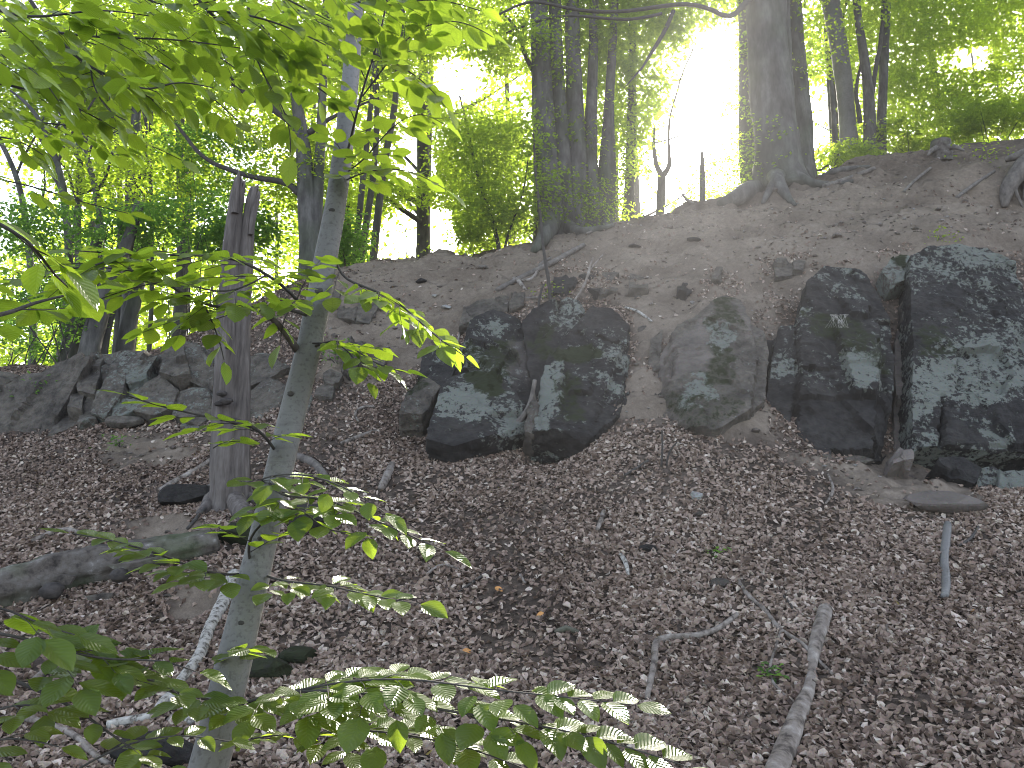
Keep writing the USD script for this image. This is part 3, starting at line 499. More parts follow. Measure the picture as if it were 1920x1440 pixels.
class Leafy:
    """Collects the leafy branches of one thing; the leaves that show largest become parts of their own."""
    def __init__(self, prim, budget, mat, seed): self.prim, self.budget, self.mat, self.rs, self.items = prim, budget, mat, np.random.RandomState(seed), []
    def add(self, pts, r0, r1, twig, name="branch", gaps=None, tint=(.2, .9), **k):
        mesh, lv = spray(pts, r0, r1, twig, self.rs, **k)
        br = obj(name, mesh, M["dark"], self.prim, smooth=True)
        self.items += [(br, l, self.rs.uniform(*tint)) for l in lv]
        return br
    def finish(self):
        def vis(it):
            x, y = seen(it[1][0]); return apparent(it[1]) * (1 if -60 < x < 1980 and -60 < y < 1500 else .01)
        self.items.sort(key=vis, reverse=True); rest = []
        for k, (br, (p, d, n, ln), t) in enumerate(self.items):
            v, f, uv = leaf_grid(p + d * .006, d, n, ln, ln * self.rs.uniform(.56, .7), self.rs, self.rs.uniform(.05, .35), self.rs.uniform(.03, .26), self.rs.uniform(.02, .05))
            if k < self.budget: obj("leaf", (v, f), self.mat, br, smooth=True, uv=uv, prim={"tint": np.full(len(v), t)})
            else: rest.append((v, f, uv, np.full(len(v), t)))
        if rest:
            v, f = join([r[:2] for r in rest])
            obj("foliage", (v, f), self.mat, self.prim, smooth=True, uv=np.vstack([r[2] for r in rest]), prim={"tint": np.concatenate([r[3] for r in rest])}, kind="stuff")
def path(*p): return np.array([at(*q) for q in p])

# ------------------------------------------------------------------ the near sapling
b0 = at(385, 1440, 2.35); ROOT = np.array([b0[0] - .3, 2.15, H(b0[0] - .3, 2.15) - .05])
sap = thing("beech_sapling", "slender grey leaning beech in the foreground with leafy side twigs", "young tree", ROOT)
tp = np.vstack([[ROOT], path((390, 1440, 2.35), (427, 1290, 2.36), (466, 1125, 2.38), (504, 965, 2.42), (541, 806, 2.46), (570, 689, 2.51), (592, 590, 2.55), (612, 480, 2.6), (630, 378, 2.66), (642, 290, 2.73), (657, 150, 2.85), (668, 0, 3.0), (690, -260, 3.3), (705, -500, 3.6))])
W = np.array([74, 64, 60, 54, 49, 47, 45, 44, 42, 39, 37, 33, 28, 20, 10]); Yt = np.r_[2.3, 2.35, 2.36, 2.38, 2.42, 2.46, 2.51, 2.55, 2.6, 2.66, 2.73, 2.85, 3.0, 3.3, 3.6]
bark = tube(tp, W / F * Yt * .53, 20, .03, .05, 3, scale=9.0)
trunk = obj("trunk", bark, M["beech"], sap, smooth=True)
def knob(px, py, Y, r, name="bark_scar", mat="dark", parent=None, squash=(1, .6, .8), seed=0):
    m = trimesh.creation.icosphere(2, 1.0); v = np.array(m.vertices); v = v * (1 + (fbm(v * 2.2 + seed, 2, seed)[:, None] - .5) * .5) * r * np.array(squash) + at(px, py, Y)
    return obj(name, (v, np.array(m.faces)), M[mat], parent, smooth=True)
for px, py, Y, r in [(545, 738, 2.44, .011), (598, 545, 2.51, .014), (612, 492, 2.56, .012), (505, 915, 2.37, .010), (622, 395, 2.61, .013), (655, 205, 2.77, .010), (487, 1010, 2.33, .008), (452, 1168, 2.33, .011)]:
    knob(px, py, Y, r, parent=trunk, seed=int(px))
obj("broken_branch", tube(path((556, 655, 2.5), (535, 625, 2.42), (512, 600, 2.36), (488, 583, 2.32)), [.014, .0105, .0095, .008], 10, .012, .12, 4), M["dead"], sap, smooth=True, label="dark snapped-off branch stub")
lf = Leafy(sap, 300, M["leaf"], 11)
lf.add(path((628, 478, 2.62), (640, 512, 2.6), (690, 540, 2.55), (755, 575, 2.48), (800, 615, 2.44), (845, 650, 2.4), (872, 668, 2.38)), .0055, .0015, .26, leaf=.082, space=.085)
lf.add(path((590, 650, 2.5), (630, 640, 2.45), (680, 665, 2.4), (730, 690, 2.35), (760, 698, 2.33)), .004, .0014, .18, leaf=.078, space=.085)
lf.add(path((572, 645, 2.5), (640, 650, 2.46), (675, 690, 2.42), (690, 715, 2.4)), .003, .0012, .08, leaf=.075, space=.1)
lf.add(path((582, 592, 2.52), (545, 550, 2.42), (500, 515, 2.3), (450, 490, 2.2), (390, 480, 2.1), (320, 478, 2.02), (240, 476, 1.96), (140, 470, 1.9)), .006, .0016, .34, leaf=.068, space=.08, lspace=.025)
lf.add(path((578, 592, 2.52), (500, 575, 2.35), (430, 578, 2.25), (360, 560, 2.18), (300, 525, 2.12), (230, 505, 2.05), (120, 505, 2.0), (50, 520, 1.95)), .006, .0016, .36, leaf=.068, space=.08, lspace=.025)
lf.add(path((500, 515, 2.3), (450, 540, 2.2), (400, 545, 2.12), (330, 530, 2.05), (250, 540, 2.0), (190, 560, 1.97)), .003, .0013, .26, leaf=.068, space=.08, lspace=.025)
lf.add(path((240, 476, 1.96), (170, 500, 1.9), (90, 520, 1.86), (30, 510, 1.84)), .003, .0013, .24, leaf=.068, space=.08, lspace=.025)
lf.add(path((385, 575, 2.22), (400, 610, 2.2), (414, 650, 2.18), (420, 675, 2.17)), .0028, .0013, .06, leaf=.078, space=.06)
lf.add(path((540, 585, 2.45), (530, 610, 2.38), (525, 645, 2.36)), .0024, .0012, .06, leaf=.075, space=.06)
lf.add(path((516, 845, 2.42), (480, 805, 2.3), (430, 790, 2.2), (360, 775, 2.12), (290, 758, 2.05), (240, 742, 2.0)), .005, .0015, 0.150, sag=.45, leaf=.075, space=.075, tint=(.1, .6))
lf.add(path((400, 840, 2.3), (420, 830, 2.26), (450, 828, 2.22)), .002, .001, .04, leaf=.07, space=.07)
lf.add(path((470, 1060, 2.38), (470, 1010, 2.3), (500, 975, 2.25), (560, 955, 2.18), (610, 990, 2.12), (660, 1000, 2.1)), .0045, .0015, 0.150, sag=.45, leaf=.074, space=.1)
lf.add(path((500, 900, 2.42), (540, 930, 2.28), (600, 935, 2.2), (680, 965, 2.12), (760, 1000, 2.05), (830, 1032, 2.0)), .004, .0014, 0.17, plane=(.05, -.25, 1), lspace=.028, sag=.45, leaf=.075, space=.085)
lf.add(path((495, 905, 2.42), (500, 895, 2.25), (560, 890, 2.15), (640, 912, 2.08), (720, 960, 2.02)), .0035, .0013, 0.13, plane=(.05, -.25, 1), lspace=.028, sag=.45, leaf=.072, space=.09)
lf.add(path((458, 1076, 2.4), (400, 1074, 2.25), (340, 1055, 2.15), (270, 1030, 2.05), (200, 1012, 1.98), (135, 1000, 1.94)), .0045, .0014, 0.16, plane=(.05, -.25, 1), lspace=.028, sag=.45, leaf=.074, space=.065)
lf.add(path((495, 1078, 2.4), (540, 1090, 2.28), (610, 1098, 2.2), (690, 1115, 2.12), (785, 1132, 2.05)), .004, .0013, 0.12, plane=(.05, -.25, 1), lspace=.028, sag=.45, leaf=.072, space=.07)
lf.add(path((430, 1330, 2.36), (500, 1306, 2.2), (580, 1296, 2.1), (680, 1300, 2.0), (800, 1325, 1.93), (960, 1352, 1.87), (1120, 1385, 1.82), (1290, 1438, 1.78)), .0055, .0014, .15, plane=(.1, -.3, 1), lspace=.036, sag=.45, leaf=.086, space=.075, tint=(.1, .7))
lf.add(path((520, 1303, 2.18), (640, 1280, 2.05), (780, 1275, 1.97), (900, 1290, 1.92), (1040, 1305, 1.88), (1190, 1322, 1.85)), .0035, .0013, 0.13, plane=(.05, -.25, 1), lspace=.028, sag=.45, leaf=.084, space=.075, tint=(.1, .7))
lf.add(path((560, 1380, 2.2), (680, 1370, 2.05), (800, 1385, 1.95), (900, 1410, 1.9), (985, 1442, 1.86)), .0035, .0013, 0.12, plane=(.05, -.25, 1), lspace=.028, sag=.45, leaf=.08, space=.085, tint=(.1, .7))
lf.add(path((436, 1335, 2.36), (390, 1312, 2.2), (330, 1298, 2.05), (280, 1275, 1.95), (220, 1245, 1.85), (150, 1220, 1.78)), .0045, .0014, 0.13, plane=(.05, -.25, 1), lspace=.028, sag=.45, leaf=.08, space=.075, tint=(.0, .5))
lf.add(path((440, 1240, 2.4), (455, 1220, 2.25), (480, 1215, 2.15)), .002, .001, .05, leaf=.08, space=.07, tint=(0, .4))
lf.add(path((420, 1395, 2.36), (470, 1385, 2.2), (560, 1378, 2.1), (640, 1385, 2.05)), .003, .001, .08, leaf=.066, space=.1)
# upper crown twigs of the sapling, right of its stem and above
lf.add(path((640, 330, 2.72), (660, 250, 2.6), (680, 170, 2.5), (705, 90, 2.42), (722, 20, 2.36), (735, -60, 2.3)), .005, .0025, .14, leaf=.08, space=.11)
lf.add(path((680, 180, 2.5), (725, 120, 2.42), (780, 60, 2.36), (850, 40, 2.3), (925, 70, 2.25)), .003, .0013, .15, leaf=.088, space=.085)
lf.add(path((640, 330, 2.72), (690, 290, 2.6), (735, 240, 2.5), (790, 215, 2.42), (835, 235, 2.38)), .003, .0013, .11, leaf=.085, space=.085)
lf.add(path((636, 345, 2.72), (700, 320, 2.55), (760, 320, 2.48), (835, 355, 2.42)), .003, .0013, .1, leaf=.088, space=.09)
lf.add(path((700, 100, 2.45), (760, 130, 2.4), (800, 160, 2.36), (835, 200, 2.33)), .003, .0013, .13, leaf=.088, space=.08)
lf.finish()

# leafy limbs of neighbouring trees that reach into the picture from outside the frame
def overhang(label, seed, budget, branches, name="overhanging_branch", mat="leaf"):
    t = thing(name, label, "branch", at(*branches[0][0][0])); q = Leafy(t, budget, M[mat], seed)
    for pts, r, tw, kw in branches: q.add(path(*pts), r, .0014, tw, **kw)
    q.finish()
K = dict(leaf=.078, space=.085)
overhang("leafy beech limb sweeping down from the top edge towards the sapling stem", 21, 110, [
    ([(330, -60, 2.1), (390, 20, 2.15), (450, 70, 2.2), (520, 115, 2.28), (590, 160, 2.4), (650, 205, 2.55)], .006, .24, K), ([(390, 20, 2.15), (470, 30, 2.1), (560, 60, 2.1), (640, 100, 2.15)], .004, .22, K), ([(470, 80, 2.2), (500, 150, 2.2), (540, 230, 2.22), (545, 290, 2.25)], .003, .12, K)])
overhang("long leafy beech limb crossing the upper left with drooping twigs", 22, 130, [
    ([(30, -40, 2.2), (100, 60, 2.15), (170, 125, 2.1), (240, 160, 2.08), (300, 195, 2.1)], .007, .22, K), ([(100, 60, 2.15), (200, 70, 2.1), (330, 75, 2.05), (450, 90, 2.1)], .004, .2, K), ([(170, 125, 2.1), (180, 170, 2.05), (215, 215, 2.02), (235, 225, 2.0)], .003, .1, K), ([(230, 150, 2.1), (290, 165, 2.0), (340, 155, 1.95), (400, 165, 1.95)], .003, .12, K)])
overhang("dense beech foliage hanging in the extreme top left corner", 23, 110, [
    ([(-80, -30, 1.9), (0, 20, 1.9), (90, 30, 1.9), (180, 20, 1.95), (280, 30, 2.0)], .005, .24, K), ([(-60, 90, 1.8), (20, 110, 1.8), (80, 150, 1.82), (110, 190, 1.85)], .004, .16, K), ([(200, -50, 2.2), (280, 0, 2.15), (360, 10, 2.1), (440, -10, 2.1)], .004, .22, K)])
overhang("beech twig with bright leaves under the top edge, between sapling and sky gap", 24, 60, [
    ([(560, -60, 2.3), (640, -10, 2.25), (720, 10, 2.2), (800, 0, 2.2), (900, 20, 2.2)], .004, .2, K), ([(470, -40, 2.3), (560, 10, 2.3), (620, 40, 2.3)], .004, .2, K)])
overhang("layered beech sprays in front of the dark limbs, upper left of the sapling", 27, 110, [
    ([(120, -60, 2.4), (200, 30, 2.4), (290, 110, 2.4), (380, 170, 2.45), (470, 250, 2.5)], .005, .26, K), ([(-40, 150, 2.2), (60, 170, 2.2), (160, 210, 2.2), (230, 250, 2.25)], .004, .2, K), ([(420, -50, 2.5), (470, 20, 2.5), (540, 90, 2.5), (600, 110, 2.55)], .004, .22, K), ([(-60, 260, 2.0), (20, 260, 2.0), (80, 290, 2.0)], .003, .14, K)])
overhang("spray of beech leaves hanging in front of the pale left trunk", 28, 70, [
    ([(-40, 330, 2.4), (60, 350, 2.4), (160, 380, 2.45), (240, 400, 2.5)], .003, .1, dict(leaf=.075, space=.14)), ([(-40, 40, 2.6), (80, 100, 2.6), (200, 140, 2.6), (330, 160, 2.6)], .004, .28, K)])
overhang("large very near leaves on a twig at the left edge", 25, 40, [
    ([(-60, 600, 1.35), (0, 590, 1.4), (60, 570, 1.5), (130, 552, 1.6), (200, 535, 1.7)], .006, .12, dict(leaf=.08, space=.12)), ([(-60, 380, 1.1), (0, 420, 1.1), (50, 450, 1.12), (90, 500, 1.15), (130, 540, 1.2)], .004, .1, dict(leaf=.085, space=.08))])
overhang("pale-topped beech twigs hanging over the fallen log in the lower left", 29, 60, [
    ([(-80, 1180, 1.75), (10, 1190, 1.75), (110, 1215, 1.78), (200, 1235, 1.8), (300, 1240, 1.84), (370, 1260, 1.88)], .004, .16, dict(leaf=.08, space=.1, tint=(0, .5), sag=.3, plane=(.05, -.25, 1))), ([(150, 1440, 1.9), (230, 1400, 1.9), (330, 1380, 1.92), (430, 1390, 1.95)], .003, .12, dict(leaf=.066, space=.1, sag=.3, plane=(.05, -.25, 1))), ([(-60, 1400, 1.7), (20, 1385, 1.7), (110, 1400, 1.72)], .003, .12, dict(leaf=.07, space=.1, sag=.3, plane=(.05, -.25, 1)))])
overhang("dense small-leaved beech sprays filling the upper left behind the nearest ones", 30, 120, [
    ([(-60, 200, 2.9), (80, 230, 2.9), (220, 250, 2.9), (340, 300, 2.95)], .004, .3, K), ([(250, -40, 2.8), (330, 50, 2.8), (430, 120, 2.85), (520, 190, 2.9)], .004, .3, K), ([(-60, 60, 2.8), (60, 60, 2.8), (200, 90, 2.8), (300, 130, 2.8)], .004, .3, K), ([(480, -60, 2.9), (560, 20, 2.9), (640, 60, 2.9)], .003, .26, K)])
overhang("low dark-stemmed beech shoots with dull upper leaf faces in the lower left corner", 26, 80, [
    ([(-80, 1240, 1.9), (0, 1265, 1.9), (60, 1290, 1.9), (150, 1335, 1.9), (220, 1385, 1.9), (310, 1440, 1.9)], .006, .1, dict(leaf=.07, space=.13, tint=(0, .5), sag=.3, plane=(.05, -.25, 1))), ([(-40, 1130, 1.6), (30, 1150, 1.65), (90, 1175, 1.68), (140, 1190, 1.7)], .003, .1, dict(leaf=.085, space=.08, tint=(0, .4), sag=.3, plane=(.05, -.25, 1))),
    ([(60, 1290, 1.9), (110, 1240, 1.85), (150, 1205, 1.85), (250, 1270, 1.85), (290, 1275, 1.85)], .003, .08, dict(leaf=.085, space=.09, tint=(0, .4), sag=.3, plane=(.05, -.25, 1))), ([(-30, 1340, 1.8), (40, 1322, 1.8), (100, 1330, 1.8)], .003, .08, dict(leaf=.07, space=.09, tint=(.4, 1), sag=.4, plane=(0, -.15, 1)))], name="beech_shoots")

# ------------------------------------------------------------------ trees on the crest and in the wood behind
GAPS = [[(1300, 50), (1395, 35), (1395, 355), (1235, 372), (1205, 290), (1255, 160)]]
SOFT = [[(720, 395), (850, 390), (860, 482), (700, 492)], [(815, 110), (905, 110), (900, 190), (820, 200)], [(735, 265), (810, 250), (820, 330), (740, 340)], [(1510, 150), (1560, 150), (1560, 265), (1520, 280)], [(1180, 330), (1230, 330), (1225, 400), (1185, 400)], [(1785, 90), (1850, 85), (1850, 130), (1790, 130)]]
def thin(P, rs):
    x, y = seen(P); keep = np.ones(len(P), bool)
    for g in GAPS:      # a ragged clearing in the crowns: leaves thin out over its edge
        pg, pt = Polygon(g), shapely.points(x, y); keep &= ~(shapely.contains(pg, pt) & (rs.rand(len(P)) > .8 * np.exp(-shapely.distance(pg.exterior, pt) / 12)))
    for g in SOFT: keep &= ~(shapely.contains(Polygon(g), shapely.points(x, y)) & (rs.rand(len(P)) < .85))
    return keep
def crown(c, r, n_sprays, per, leaf, rs, tint=(.2, .9), clump=1.1, flat=.16, size=.5, gapped=True, thr=.47):
    """leaf sprays in flat tiers through the crown's volume, thick here and thin there"""
    c, r = np.asarray(c, float), np.asarray(r, float)
    C = rs.uniform(-1, 1, (int(n_sprays * 3), 3)); C = C[(C ** 2).sum(1) < 1] * r + c
    k = fbm(C / clump + rs.uniform(0, 50), 3, 1); C = C[k > thr][:int(n_sprays * .95)]
    if gapped: C = C[thin(C, rs)]
    m = len(C); yaw = rs.uniform(0, 6.28, m); a = np.stack([np.cos(yaw), np.sin(yaw), rs.uniform(-.35, .1, m)], 1); b = np.stack([-np.sin(yaw), np.cos(yaw), rs.normal(0, .15, m)], 1)
    u, w = rs.uniform(-1, 1, (m, per, 1)), rs.uniform(-1, 1, (m, per, 1)) * .6
    P = (C[:, None] + (a[:, None] * u + b[:, None] * w * (1 - .4 * u)) * size + rs.normal(0, flat * size, (m, per, 3)) * np.array([.3, .3, 1])).reshape(-1, 3)
    D = (a[:, None] * .7 + b[:, None] * np.sign(w) * .7 + rs.normal(0, .3, (m, per, 3)) + np.array([0, 0, -.25])).reshape(-1, 3)
    N = unit(np.array([0, 0, 1.0]) + rs.normal(0, .42, (m * per, 3)))
    ln = leaf * rs.uniform(.7, 1.25, m * per); tn = np.clip(np.repeat(rs.uniform(*tint, m), per) + rs.normal(0, .1, m * per), 0, 1)
    if gapped:
        g = thin(P, rs); P, D, N, ln, tn = P[g], D[g], N[g], ln[g], tn[g]
    return leaf_cloud(P, D, N, ln, ln * .62, tn)
def tree(label, stems, Y, crowns=(), limbs=(), flare=(), mat="tree", seed=1, group=None, sides=12, name="beech_tree", leafmat="crown", sink=.25, cat="tree", flute=.1):
    rs = np.random.RandomState(seed); s0 = stems[0]
    base = at(s0[0][0], s0[0][1], Y); zb = float(H(base[0], Y)); t = thing(name, label, cat, (base[0], Y, min(zb, base[2])), group)
    for st in stems:
        P = path(*[(q[0], q[1], Y + (q[3] if len(q) > 3 else 0)) for q in st]); R = np.array([q[2] for q in st]) / F * Y / CN * .5
        g = P[0].copy(); g[2] = min(float(H(g[0], g[1])) - sink, g[2] - .05)
        if P[0][2] - g[2] > .1: P, R = np.vstack([[g], P]), np.r_[R[0] * 1.25, R]
        # the trunk goes on above the frame
        obj("trunk", tube(P, R, sides, .2, .08, seed, scale=2.5, ridge=flute, ridges=1.3), M[mat], t, smooth=True)
    for lb in limbs:
        P = path(*[(q[0], q[1], Y + (q[3] if len(q) > 3 else 0)) for q in lb]); obj("limb", tube(P, np.array([q[2] for q in lb]) / F * Y * .5, 7, .15, .1, seed, jitter=.12), M["dark" if mat == "tree" else mat], t, smooth=True)
    for fl in flare:
        P = [hit(q[0], q[1], Y - 3.2, Y + 1.5) + np.array([0, 0, q[2] / F * Y * .22]) if k else at(q[0], q[1], Y - .15) for k, q in enumerate(fl)]
        obj("root", tube(np.array(P), np.array([q[2] for q in fl]) / F * Y * .5, 10, .07, .07, seed, scale=3, ridge=.22), M["tree"], t, smooth=True)
    cl = []
    for (cx, cy, cY), r, n, per, leaf, kw in crowns: cl.append(crown(at(cx, cy, cY + (1.1 if kw.get('gapped', True) and Y > 14.4 and cy < 360 else 0)), r, n, per, leaf, rs, **kw))
    if cl:
        v, f = join([x[:2] for x in cl]); obj("crown", (v, f), M[leafmat], t, prim={"tint": np.concatenate([x[2] for x in cl])}, kind="stuff")
    return t
R_ = lambda x, y, z: np.array([x, y, z], float)
CREST = "grey beech trunks along the crest"
tree("massive fluted beech on the crest with roots spilling over the soil", [[(1464, 356, 128), (1460, 318, 100), (1455, 260, 90), (1448, 160, 84), (1440, 40, 80), (1432, -160, 76), (1420, -500, 60)], [(1478, 330, 16, -.1), (1482, 200, 12, -.1), (1478, 60, 12, -.1), (1470, -200, 10, -.1)]], 15.4,
     [((1440, -60, 15.5), R_(3.4, 2.6, 2.2), 520, 34, .085, {}), ((1500, -350, 15), R_(4.5, 3, 3), 350, 30, .11, {}), ((1415, 300, 15.2), R_(.6, .6, 1.8), 26, 20, .08, dict(thr=.4, gapped=False)), ((1520, 180, 15.1), R_(.6, .6, 1.4), 18, 18, .08, dict(thr=.4))],
     limbs=[[(1425, -10, 14), (1390, 12, 12, -.5), (1362, 30, 10, -.8), (1330, 17, 9, -1), (1260, 9, 8, -1.3), (1180, 20, 7, -1.6), (1060, 14, 6, -1.9), (1000, 4, 5, -2.1), (930, 30, 4, -2.3)], [(1262, 20, 9), (1240, 70, 9), (1215, 110, 6), (1170, 165, 2)], [(1240, 25, 6, -1), (1180, 36, 6, -1.2), (1060, 30, 5, -1.4), (950, 62, 4, -1.6)]],
     flare=[[(1442, 325, 44), (1424, 352, 40), (1400, 368, 38), (1376, 380, 30), (1345, 386, 10)], [(1488, 320, 36), (1506, 342, 22), (1545, 350, 15), (1600, 344, 8)], [(1462, 335, 36), (1466, 362, 24), (1478, 376, 15), (1492, 388, 6)], [(1500, 310, 22), (1530, 330, 15), (1570, 325, 11), (1630, 314, 6)], [(1450, 345, 20), (1440, 366, 14), (1430, 384, 7)]], seed=2, sides=36, flute=.3, group=CREST)
tree("straight dark beech close behind the massive fluted one", [[(1502, 326, 54), (1500, 220, 44), (1494, 120, 38), (1486, 0, 36), (1478, -250, 30)]], 16.3, [((1560, -160, 16.5), R_(3, 2, 2.2), 300, 30, .09, {})], flare=[[(1512, 290, 30), (1528, 322, 20), (1560, 322, 10)]], seed=3, group=CREST)
tree("narrow trunk wrapped in leaves left of the massive fluted beech", [[(1403, 354, 32), (1399, 200, 29), (1396, 60, 26), (1390, -250, 22)]], 17.2, [((1394, 250, 16.8), R_(.5, .4, 2.6), 46, 22, .085, dict(gapped=False, thr=.36)), ((1380, -120, 17), R_(2.4, 2, 2), 200, 30, .09, {}), ((1345, 345, 17), R_(.7, .5, .6), 30, 22, .08, dict(gapped=False, thr=.4))], seed=4, group=CREST)
tree("smooth pale beech with a bent stem, third from the right", [[(1592, 278, 36), (1588, 220, 31), (1580, 140, 33), (1570, 70, 35), (1556, 0, 36), (1530, -250, 32)]], 17.6, [((1640, -200, 18), R_(4, 2.6, 2.4), 380, 30, .1, {}), ((1600, 255, 17.2), R_(.7, .4, .6), 36, 22, .08, dict(thr=.35))], seed=5, group=CREST, mat="beech")
tree("thin dead-looking stem beside the bent pale beech", [[(1568, 300, 12), (1562, 200, 9), (1557, 140, 6)]], 17.0, limbs=[[(1562, 300, 6), (1530, 320, 4), (1520, 280, 3)]], seed=6, name="dead_tree")
tree("forking grey beech with a slim left arm, second from the right", [[(1632, 302, 26), (1630, 200, 23), (1622, 120, 18), (1610, 40, 15), (1600, -150, 12)]], 17.1, [((1700, 60, 17.5), R_(2.4, 2, 2.4), 420, 32, .085, dict(tint=(.4, 1))), ((1820, 200, 17.5), R_(2.6, 2, 1.2), 430, 32, .085, dict(tint=(.4, 1)))],
     limbs=[[(1630, 190, 12), (1642, 130, 9), (1655, 30, 8), (1662, -60, 6)], [(1612, 230, 10), (1606, 170, 8), (1618, 100, 4)]], seed=7, group=CREST)
tree("dark straight beech, rightmost of the crest trunks", [[(1652, 302, 24), (1654, 200, 18), (1658, 100, 17), (1662, 0, 17), (1668, -200, 14)]], 17.4, [((1860, -60, 18), R_(3.6, 2.6, 2.6), 560, 32, .09, dict(tint=(.5, 1))), ((1780, 60, 19), R_(3, 2, 2), 350, 32, .09, dict(tint=(.5, 1)))], limbs=[[(1645, 120, 9), (1655, 60, 8), (1660, 0, 7)]], seed=8, group=CREST)
tree("short trunk forking like a Y in the bright gap", [[(1238, 404, 18), (1240, 350, 17), (1240, 325, 18)]], 18.2, limbs=[[(1240, 330, 13), (1230, 310, 10), (1227, 285, 8), (1229, 240, 6)], [(1241, 330, 13), (1252, 315, 10), (1254, 290, 6), (1262, 200, 4), (1300, 90, 4)]], seed=9, cat="tree")
tree("pale stump-like trunk half hidden by leaves left of the Y-shaped one", [[(1178, 410, 28), (1180, 360, 22), (1184, 250, 20), (1186, 100, 17), (1190, -150, 14)]], 17.4, [((1215, 100, 17), R_(1.9, 1.6, 2.6), 420, 32, .085, dict(tint=(.3, .9))), ((1190, -150, 17), R_(3, 2, 1.6), 260, 30, .09, {})], seed=10, group=CREST)
tree("thin short stem right of the bright gap's Y-shaped trunk", [[(1317, 380, 11), (1317, 310, 9), (1316, 285, 5)]], 16.6, seed=11, name="dead_tree")
CL = "stems of the clump in the middle"
tree("thick left stem of the many-stemmed beech clump at the soil edge", [[(1030, 455, 66), (1024, 330, 52), (1018, 200, 44), (1012, 60, 38), (1000, -250, 28)]], 14.7, [((1000, -40, 14.6), R_(2.6, 2, 2.2), 420, 34, .08, {}), ((1060, 330, 14.2), R_(1.5, .6, 1.3), 44, 20, .075, dict(thr=.45, clump=.6))], limbs=[[(1016, 160, 12), (995, 120, 10), (975, 70, 7), (940, 20, 4)]], flare=[[(1030, 420, 50), (1020, 452, 30), (1000, 475, 12)]], seed=12, group=CL)
tree("dark second stem of the beech clump, with a leaning root at its foot", [[(1056, 450, 46), (1052, 300, 38), (1045, 150, 30), (1040, 0, 24), (1036, -200, 16)]], 15.0, [((1090, -20, 15), R_(2.2, 2, 2), 320, 34, .08, {})], flare=[[(1060, 425, 40), (1080, 440, 26), (1110, 436, 16), (1150, 425, 8)]], seed=13, group=CL)
tree("sunlit grey middle stem of the beech clump", [[(1082, 442, 52), (1080, 300, 42), (1076, 150, 34), (1072, 0, 29), (1066, -250, 22)]], 15.2, [((1130, 120, 14.9), R_(1.4, 1, 1.8), 110, 30, .08, {}), ((1130, 385, 14.4), R_(1.3, .5, .5), 36, 22, .075, dict(thr=.45, clump=.6))], seed=14, group=CL)
tree("slim fourth stem of the beech clump, behind hanging leaves", [[(1110, 428, 42), (1106, 300, 32), (1110, 170, 22), (1114, 0, 18), (1118, -200, 14)]], 15.4, [((1190, 230, 15.6), R_(1.0, 1, 1.8), 120, 30, .08, {})], seed=15, group=CL)
tree("broad shaggy right stem of the beech clump", [[(1132, 420, 52), (1137, 330, 38), (1142, 200, 22), (1150, 60, 17), (1156, -150, 12)]], 15.5, [((1180, 20, 15.4), R_(1.8, 1.4, 2), 260, 32, .08, {})], seed=16, group=CL)
tree("young beech with slim forked stems and dense low leaves, left of the clump", [[(936, 478, 9), (905, 360, 7), (880, 260, 6), (862, 180, 4)], [(945, 478, 6), (975, 380, 4), (990, 300, 3)], [(1018, 470, 7, -.5), (1005, 330, 5, -.5), (1000, 250, 4, -.5)]], 14.0, [((890, 260, 14), R_(.9, .8, 1.1), 210, 26, .075, {}), ((955, 330, 14), R_(.8, .8, 1.2), 220, 26, .075, {}), ((900, 410, 14), R_(.9, .6, .5), 120, 24, .075, {}), ((960, 130, 14.2), R_(1.1, .9, 1.2), 220, 28, .075, {})], seed=17, name="young_beech", mat="dark")
MID = "thin straight trunks right of the sapling"
for k, (st, lb) in enumerate([([(664, 508, 13), (676, 380, 12), (690, 250, 11), (703, 110, 9), (708, -80, 8)], "leftmost of three thin trunks against the light, beside the sapling"), ([(676, 504, 14), (690, 400, 13), (703, 300, 12), (706, 100, 9), (712, -80, 8)], "middle one of three thin trunks against the light, beside the sapling"), ([(699, 500, 16), (709, 400, 15), (722, 300, 14), (738, 210, 13), (748, 100, 11), (765, -80, 10)], "leaning right one of three thin trunks against the light, beside the sapling")]):
    tree(lb, [st], 15.8 + .5 * k, [((640 + 90 * k, 110 - 40 * k, 16 + k), R_(1.8, 1.4, 1.8), 300, 30, .085, dict(tint=(.3, 1))), ((720 + 70 * k, 330, 18), R_(1.5, 1.2, 1.4), 150, 30, .09, dict(tint=(.4, 1)))], seed=20 + k, group=MID)
tree("stout twin-stemmed beech with long dark limbs, behind the broken dead trunk", [[(580, 500, 42), (575, 380, 36), (568, 270, 28), (556, 190, 22), (540, 60, 18), (530, -150, 14)], [(590, 480, 24), (600, 290, 20), (606, 150, 17), (612, 0, 15), (616, -200, 15)]], 13.6,
     [((520, 60, 14.0), R_(2.6, 1.6, 1.6), 240, 34, .08, dict(tint=(.4, 1))), ((440, 200, 15.0), R_(1.9, 1.2, 1.0), 130, 32, .08, dict(tint=(.5, 1))), ((330, 60, 13.5), R_(1.9, 1.4, 1.3), 170, 32, .08, {}), ((570, 330, 14.2), R_(1.1, .7, .9), 120, 26, .08, {})],
     limbs=[[(568, 270, 20), (530, 215, 17), (480, 186, 16), (430, 150, 14), (365, 122, 12), (300, 92, 9), (256, 40, 7)], [(560, 362, 16), (540, 346, 13), (490, 335, 11), (440, 322, 10), (405, 308, 9), (372, 282, 8), (338, 245, 7), (303, 203, 6)], [(575, 250, 14), (620, 220, 8), (690, 190, 5)]], seed=24)
